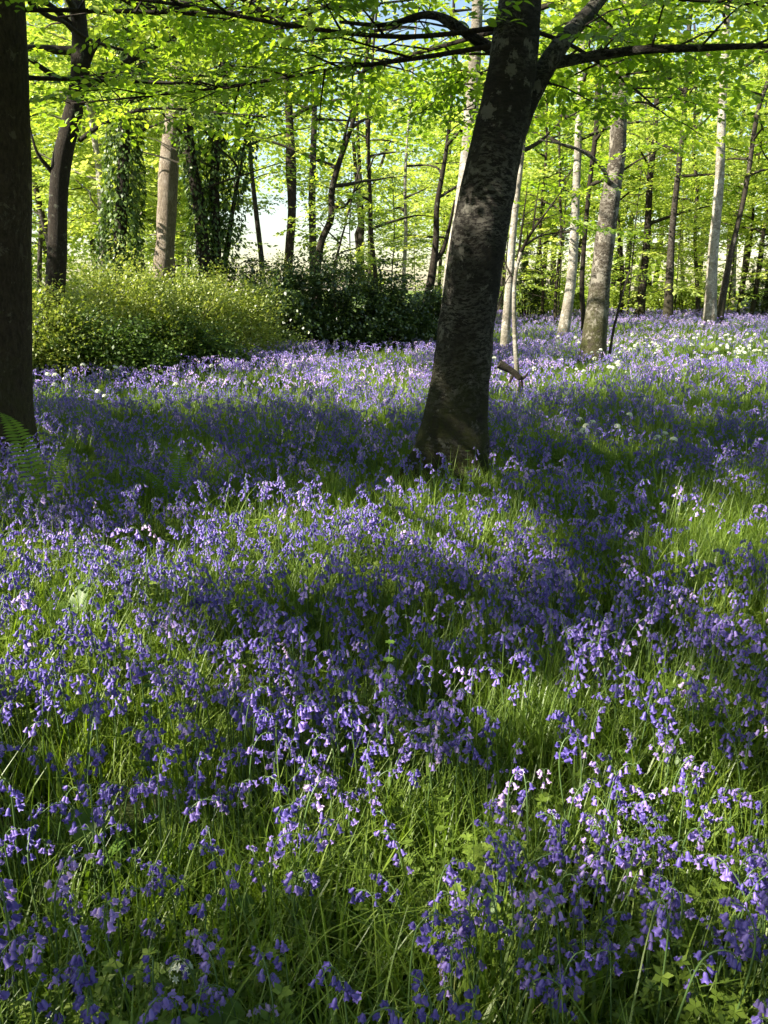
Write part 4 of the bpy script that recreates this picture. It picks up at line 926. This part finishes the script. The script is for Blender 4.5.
for lb, ls_ in labels_seen.items():
    if len(ls_) > 1:
        ls_.sort(key=lambda q: q[0])
        for w_, (_, o) in zip(['left twin', 'right twin'] if len(ls_) == 2 else ['left one', 'middle one', 'right one'], ls_): o['label'] = lb + ', ' + w_
# ------------------------------------------------------------------ other plants one can pick out
def ramson_meshes():
    r = np.random.default_rng(9); st = MB(); st.add(*tube(np.array([[0, 0, 0], [.005, .003, .15], [0, 0, .30]]), [.0025, .002, .002], 5, cap=False), .5)
    um = MB()
    for k in range(22):
        a = r.uniform(0, 6.28); e = math.asin(r.uniform(-.15, 1)); D = np.array([math.cos(a) * math.cos(e), math.sin(a) * math.cos(e), math.sin(e)]); c = np.array([0, 0, .30]) + D * .024
        st.add(*tube(np.array([[0, 0, .30], c]), .0006, 3, cap=False), .8)
        ux = np.cross(D, [0.1, 0.2, 1]); ux /= np.linalg.norm(ux); uy = np.cross(D, ux)
        for q in range(6):
            b = q * math.pi / 3; w = ux * math.cos(b) + uy * math.sin(b); sdd = -ux * math.sin(b) + uy * math.cos(b)
            um.add(np.array([c, c + w * .006 + sdd * .0026 + D * .002, c + w * .0115 + D * .003, c + w * .006 - sdd * .0026 + D * .002]), np.array([[0, 1, 2, 3]]), r.uniform(0, 1))
    lf = MB()
    for k in range(3):
        a = k * 2.1 + .4; blade(lf, np.array([0, 0, 0.]), a, .22, .045, .6, .5, 6)
    f = lambda mb, nm, mt: mesh(nm, np.concatenate(mb.V), [np.concatenate(mb.F[k]) for k in (3, 4) if mb.F[k]], mt, parent=False, attr=np.concatenate(mb.A), smooth=False).data
    return f(st, 'stem', M['stem']), f(um, 'flower_head', M['white_petal']), f(lf, 'leaf', M['leaf_broad'])
rs, ru, rl = ramson_meshes()
def ramson(p, s, label, group=None, k=0):
    root = empty('wild_garlic', p, random.uniform(0, 6.28)); root.scale = (s,) * 3; tag(root, label, 'wild garlic', group)
    for nm, me in (('stem', rs), ('flower_head', ru), ('leaf', rl)):
        o = bpy.data.objects.new(nm, me); COL.objects.link(o); o.parent = root
def floor_at(px, py, z=.3):
    p = gp(px, py, z)
    for _ in range(4): p = gp(px, py, gh(p[0], p[1]) + z)
    return np.array([p[0], p[1], gh(p[0], p[1])])
ramson(floor_at(181, 972, .24), .8, 'lone white wild garlic head low in the left foreground')
near_r = [(579, 425, 'the clump'), (586, 432, ''), (592, 428, ''), (583, 437, ''), (617, 432, ''), (629, 420, ''), (664, 440, ''), (673, 446, ''), (657, 444, '')]
nmz = ['white wild garlic head topmost in the small clump right of the large leaning trunk', 'white wild garlic head in the heart of the small clump right of the leaning trunk', 'white wild garlic head on the right of the small clump near the leaning trunk',
       'lowest white wild garlic head of the small clump near the leaning trunk', 'single white wild garlic head a little right of the small clump', 'small white wild garlic head highest among those right of the clump',
       'white wild garlic head left of two close together at the right', 'white wild garlic head lower right of two close together', 'faint white wild garlic head leftmost of the right-hand trio']
for (px_, py_, _), l in zip(near_r, nmz): ramson(floor_at(px_, py_), 1.15, l)
random.seed(5); rows_ = {}
for k in range(195):
    if k < 105: px_, py_ = random.uniform(555, 775), random.gauss(348, 7)
    elif k >= 150: px_, py_ = random.gauss(742, 20), random.gauss(352, 6)
    elif k < 125: px_, py_ = random.uniform(490, 640), random.gauss(372, 8)
    else: px_, py_ = random.uniform(40, 330), random.gauss(382, 8)
    py_ = max(py_, 332); zone = 'far bright patch at the right' if k < 105 or k >= 150 else 'strip behind the sapling' if k < 125 else 'strip at the left below the shrubs'
    row = 'front row' if py_ > (352 if k < 105 or k >= 150 else 376 if k < 125 else 385) else 'back row' if py_ < (343 if k < 105 or k >= 150 else 368 if k < 125 else 378) else 'middle row'
    rows_.setdefault((row, zone), []).append((px_, py_, random.uniform(1.0, 1.5)))
for (row, zone), ls_ in rows_.items():
    for k, (px_, py_, s_) in enumerate(sorted(ls_)):
        ramson(floor_at(px_, py_), s_, f'{ordinal(k + 1)} wild garlic from the left, {row}, {zone}', 'wild garlic scattered among the far bluebells')

def fern(p, label, fronds, L=.6, name='fern'):
    root = empty(name, p); tag(root, label, 'fern')
    for (az, up, l) in fronds:
        mb = MB(); d = np.array([math.cos(az), math.sin(az), 0]); n = 34; pts = []
        for i in range(n + 1):
            t = i / n; pts.append(d * l * (math.cos(up) * t + .15 * t ** 3) + [0, 0, l * (math.sin(up) * t - .28 * t ** 3)])
        pts = np.array(pts); mb.add(*tube(pts, np.linspace(.004, .001, n + 1), 4, cap=False), .2); sd = np.array([-d[1], d[0], 0])
        for i in range(3, n):
            tg = pts[min(i + 1, n)] - pts[i - 1]; tg /= np.linalg.norm(tg); t = i / n; w = .12 * l * math.sin(math.pi * min(t * .9 + .12, 1)) ** .8
            for sg in (-1, 1):
                dirp = sd * sg + tg * .25; dirp /= np.linalg.norm(dirp)
                wq = w * random.uniform(.8, 1.1); hw = .0095 * l; dr = np.array([0, 0, -.18 * wq]); c = pts[i]   # one narrow drooping leaflet
                V_ = [c - tg * hw * .5, c + tg * hw * .5]
                for u, k_ in ((.35, 1.0), (.7, .7)): V_ += [c + dirp * wq * u + dr * u * u - tg * hw * k_, c + dirp * wq * u + dr * u * u + tg * hw * k_]
                V_ += [c + dirp * wq + dr]
                mb.add(np.array(V_), [np.array([[0, 1, 3, 2], [2, 3, 5, 4]]), np.array([[4, 5, 6]])], .2 + .5 * random.random())
        mb.out('frond', M['leaf_fern'], root)
def on_floor(px, y):
    x = (px - W / 2) / FPX * y * 1.04; return np.array([x, y, gh(x, y)])
fern(on_floor(46, 4.9), 'upright fern beside the foot of the straight left trunk', [(2.6, 1.40, 1.08), (1.0, 1.38, .80), (3.4, 1.2, .65), (.1, 1.15, .62), (4.4, 1.15, .55)])
fern(on_floor(185, 5.0), 'low fern in the shade left of the middle, behind the lit flowers', [(1.9, 1.3, .70), (2.9, 1.1, .62), (.3, 1.1, .65), (4.5, 1.1, .5)])
fern(on_floor(48, 3.6), 'small fern in the half light at the left edge', [(1.6, 1.1, .5), (2.6, .9, .5), (.5, .9, .48), (3.6, .8, .42), (5, .9, .4)])
def broadleaf(p, label, leaves, name='dock_plant'):
    root = empty(name, p); tag(root, label, 'broad-leaved plant')
    if name == 'leafy_weed': leaves = [(az, 1.12 + .2 * (i % 2), l * 1.4 + .17, w * 1.15) for i, (az, up, l, w) in enumerate(leaves)]
    for (az, up, l, w) in leaves:
        mb = MB(); d = np.array([math.cos(az), math.sin(az), 0]); sd = np.array([-d[1], d[0], 0]); n = 14; V = []
        for i in range(n + 1):
            t = i / n; c = d * l * (math.cos(up) * t + .1 * t * t) + [0, 0, l * (math.sin(up) * t - .35 * t ** 2.5) + .01]; t2 = max(0, (t - .5) / .5) if name == 'leafy_weed' else t; ww = w * (math.sin(math.pi * (t2 * .92 + .04)) ** .7) * .5 * (1 if t2 > .12 else .2)
            for u in (-1, -.5, 0, .5, 1): V.append(c + sd * ww * u + np.array([0, 0, .22 * ww * abs(u) + .004 * math.sin(9 * t + 4 * u)]))
        F = [[5 * i + j, 5 * i + j + 1, 5 * i + j + 6, 5 * i + j + 5] for i in range(n) for j in range(4)]; mb.add(np.array(V), np.array(F), .2 + .7 * random.random())
        mb.out('leaf', M['leaf_broad'], root, smooth=True)
broadleaf(floor_at(215, 1030, .22), 'round-leaved bright green plant cut by the bottom edge', [(2.9, .2, .10, .065), (1.5, .5, .08, .06), (.2, .15, .10, .06), (4.4, .1, .09, .06)], 'leafy_weed')
broadleaf(floor_at(70, 640, .1), 'broad pointed dock leaves near the left edge', [(1.3, 1.35, .46, .085), (2.2, 1.15, .42, .08), (.4, 1.1, .42, .08), (3.4, 1.0, .36, .07)])
broadleaf(floor_at(672, 735, .25), 'pair of pale lobed leaves among lit bluebells at the right', [(2.7, .35, .07, .06), (.5, .3, .07, .06), (1.6, .5, .06, .05)], 'leafy_weed')
broadleaf(floor_at(755, 700, .2), 'pale green leaf cluster at the right edge', [(2.9, .35, .08, .055), (1.8, .5, .07, .05), (4, .3, .07, .05)], 'leafy_weed')
broadleaf(floor_at(85, 840, .2), 'sunlit crumpled leaf in the grass at the left', [(2.0, .5, .10, .07), (.3, .4, .07, .05)], 'leafy_weed')
broadleaf(floor_at(275, 885, .2), 'roundish shaded leaf between bluebell stems left of the middle', [(1.2, .5, .07, .06), (3.3, .3, .06, .05)], 'leafy_weed')
broadleaf(floor_at(490, 910, .2), 'roundish shaded leaf between bluebell stems right of the middle', [(1.5, .5, .07, .06), (.1, .3, .06, .05)], 'leafy_weed')
for (px_, py_, l) in [(660, 415, 'single upright bright leaf catching light in the shade right of the middle'), (742, 425, 'single upright bright leaf catching light near the right edge'), (345, 480, 'slim bright leaf in the shade left of the leaning trunk')]:
    broadleaf(floor_at(px_, py_, .1), l, [(random.uniform(1, 2.4), 1.35, .36, .04), (random.uniform(3, 5), 1.0, .28, .035)], 'arum_plant')
# tall stalks with whorls (cleavers) that stand above the flowers
def stalk(px_, py_, h, label):
    p = floor_at(px_, py_, h); root = empty('cleavers', p); tag(root, label, 'weed'); mb = MB(); tip = np.array([random.gauss(0, .03), random.gauss(0, .03), h])
    mb.add(*tube(np.array([[0, 0, 0], tip * .5 + [.01, 0, 0], tip]), [.0022, .0018, .001], 5, cap=False), .5); mb.out('stem', M['stem'], root)
    for k in range(3, 10):
        lf = MB(); c = tip * k / 9; n = 7; leaves_mesh(lf, np.repeat(c[None], n, 0), np.arange(n) * 6.28 / n + k, np.full(n, -.25), np.zeros(n), np.full(n, .032 * (1.1 - .06 * k)), rng.uniform(.3, .9, n), True); lf.out('leaf_whorl', M['leaf_broad'], root)
stalk(376, 650, .5, 'tall pale stalk with whorled leaves above the lit patch in the middle'); stalk(467, 452, .5, 'thin pale stalk standing before the foot of the large leaning trunk')
stalk(456, 462, .45, 'shorter pale stalk left of the one before the leaning trunk'); stalk(135, 672, .45, 'pale stalk with leaf whorls in the left foreground')
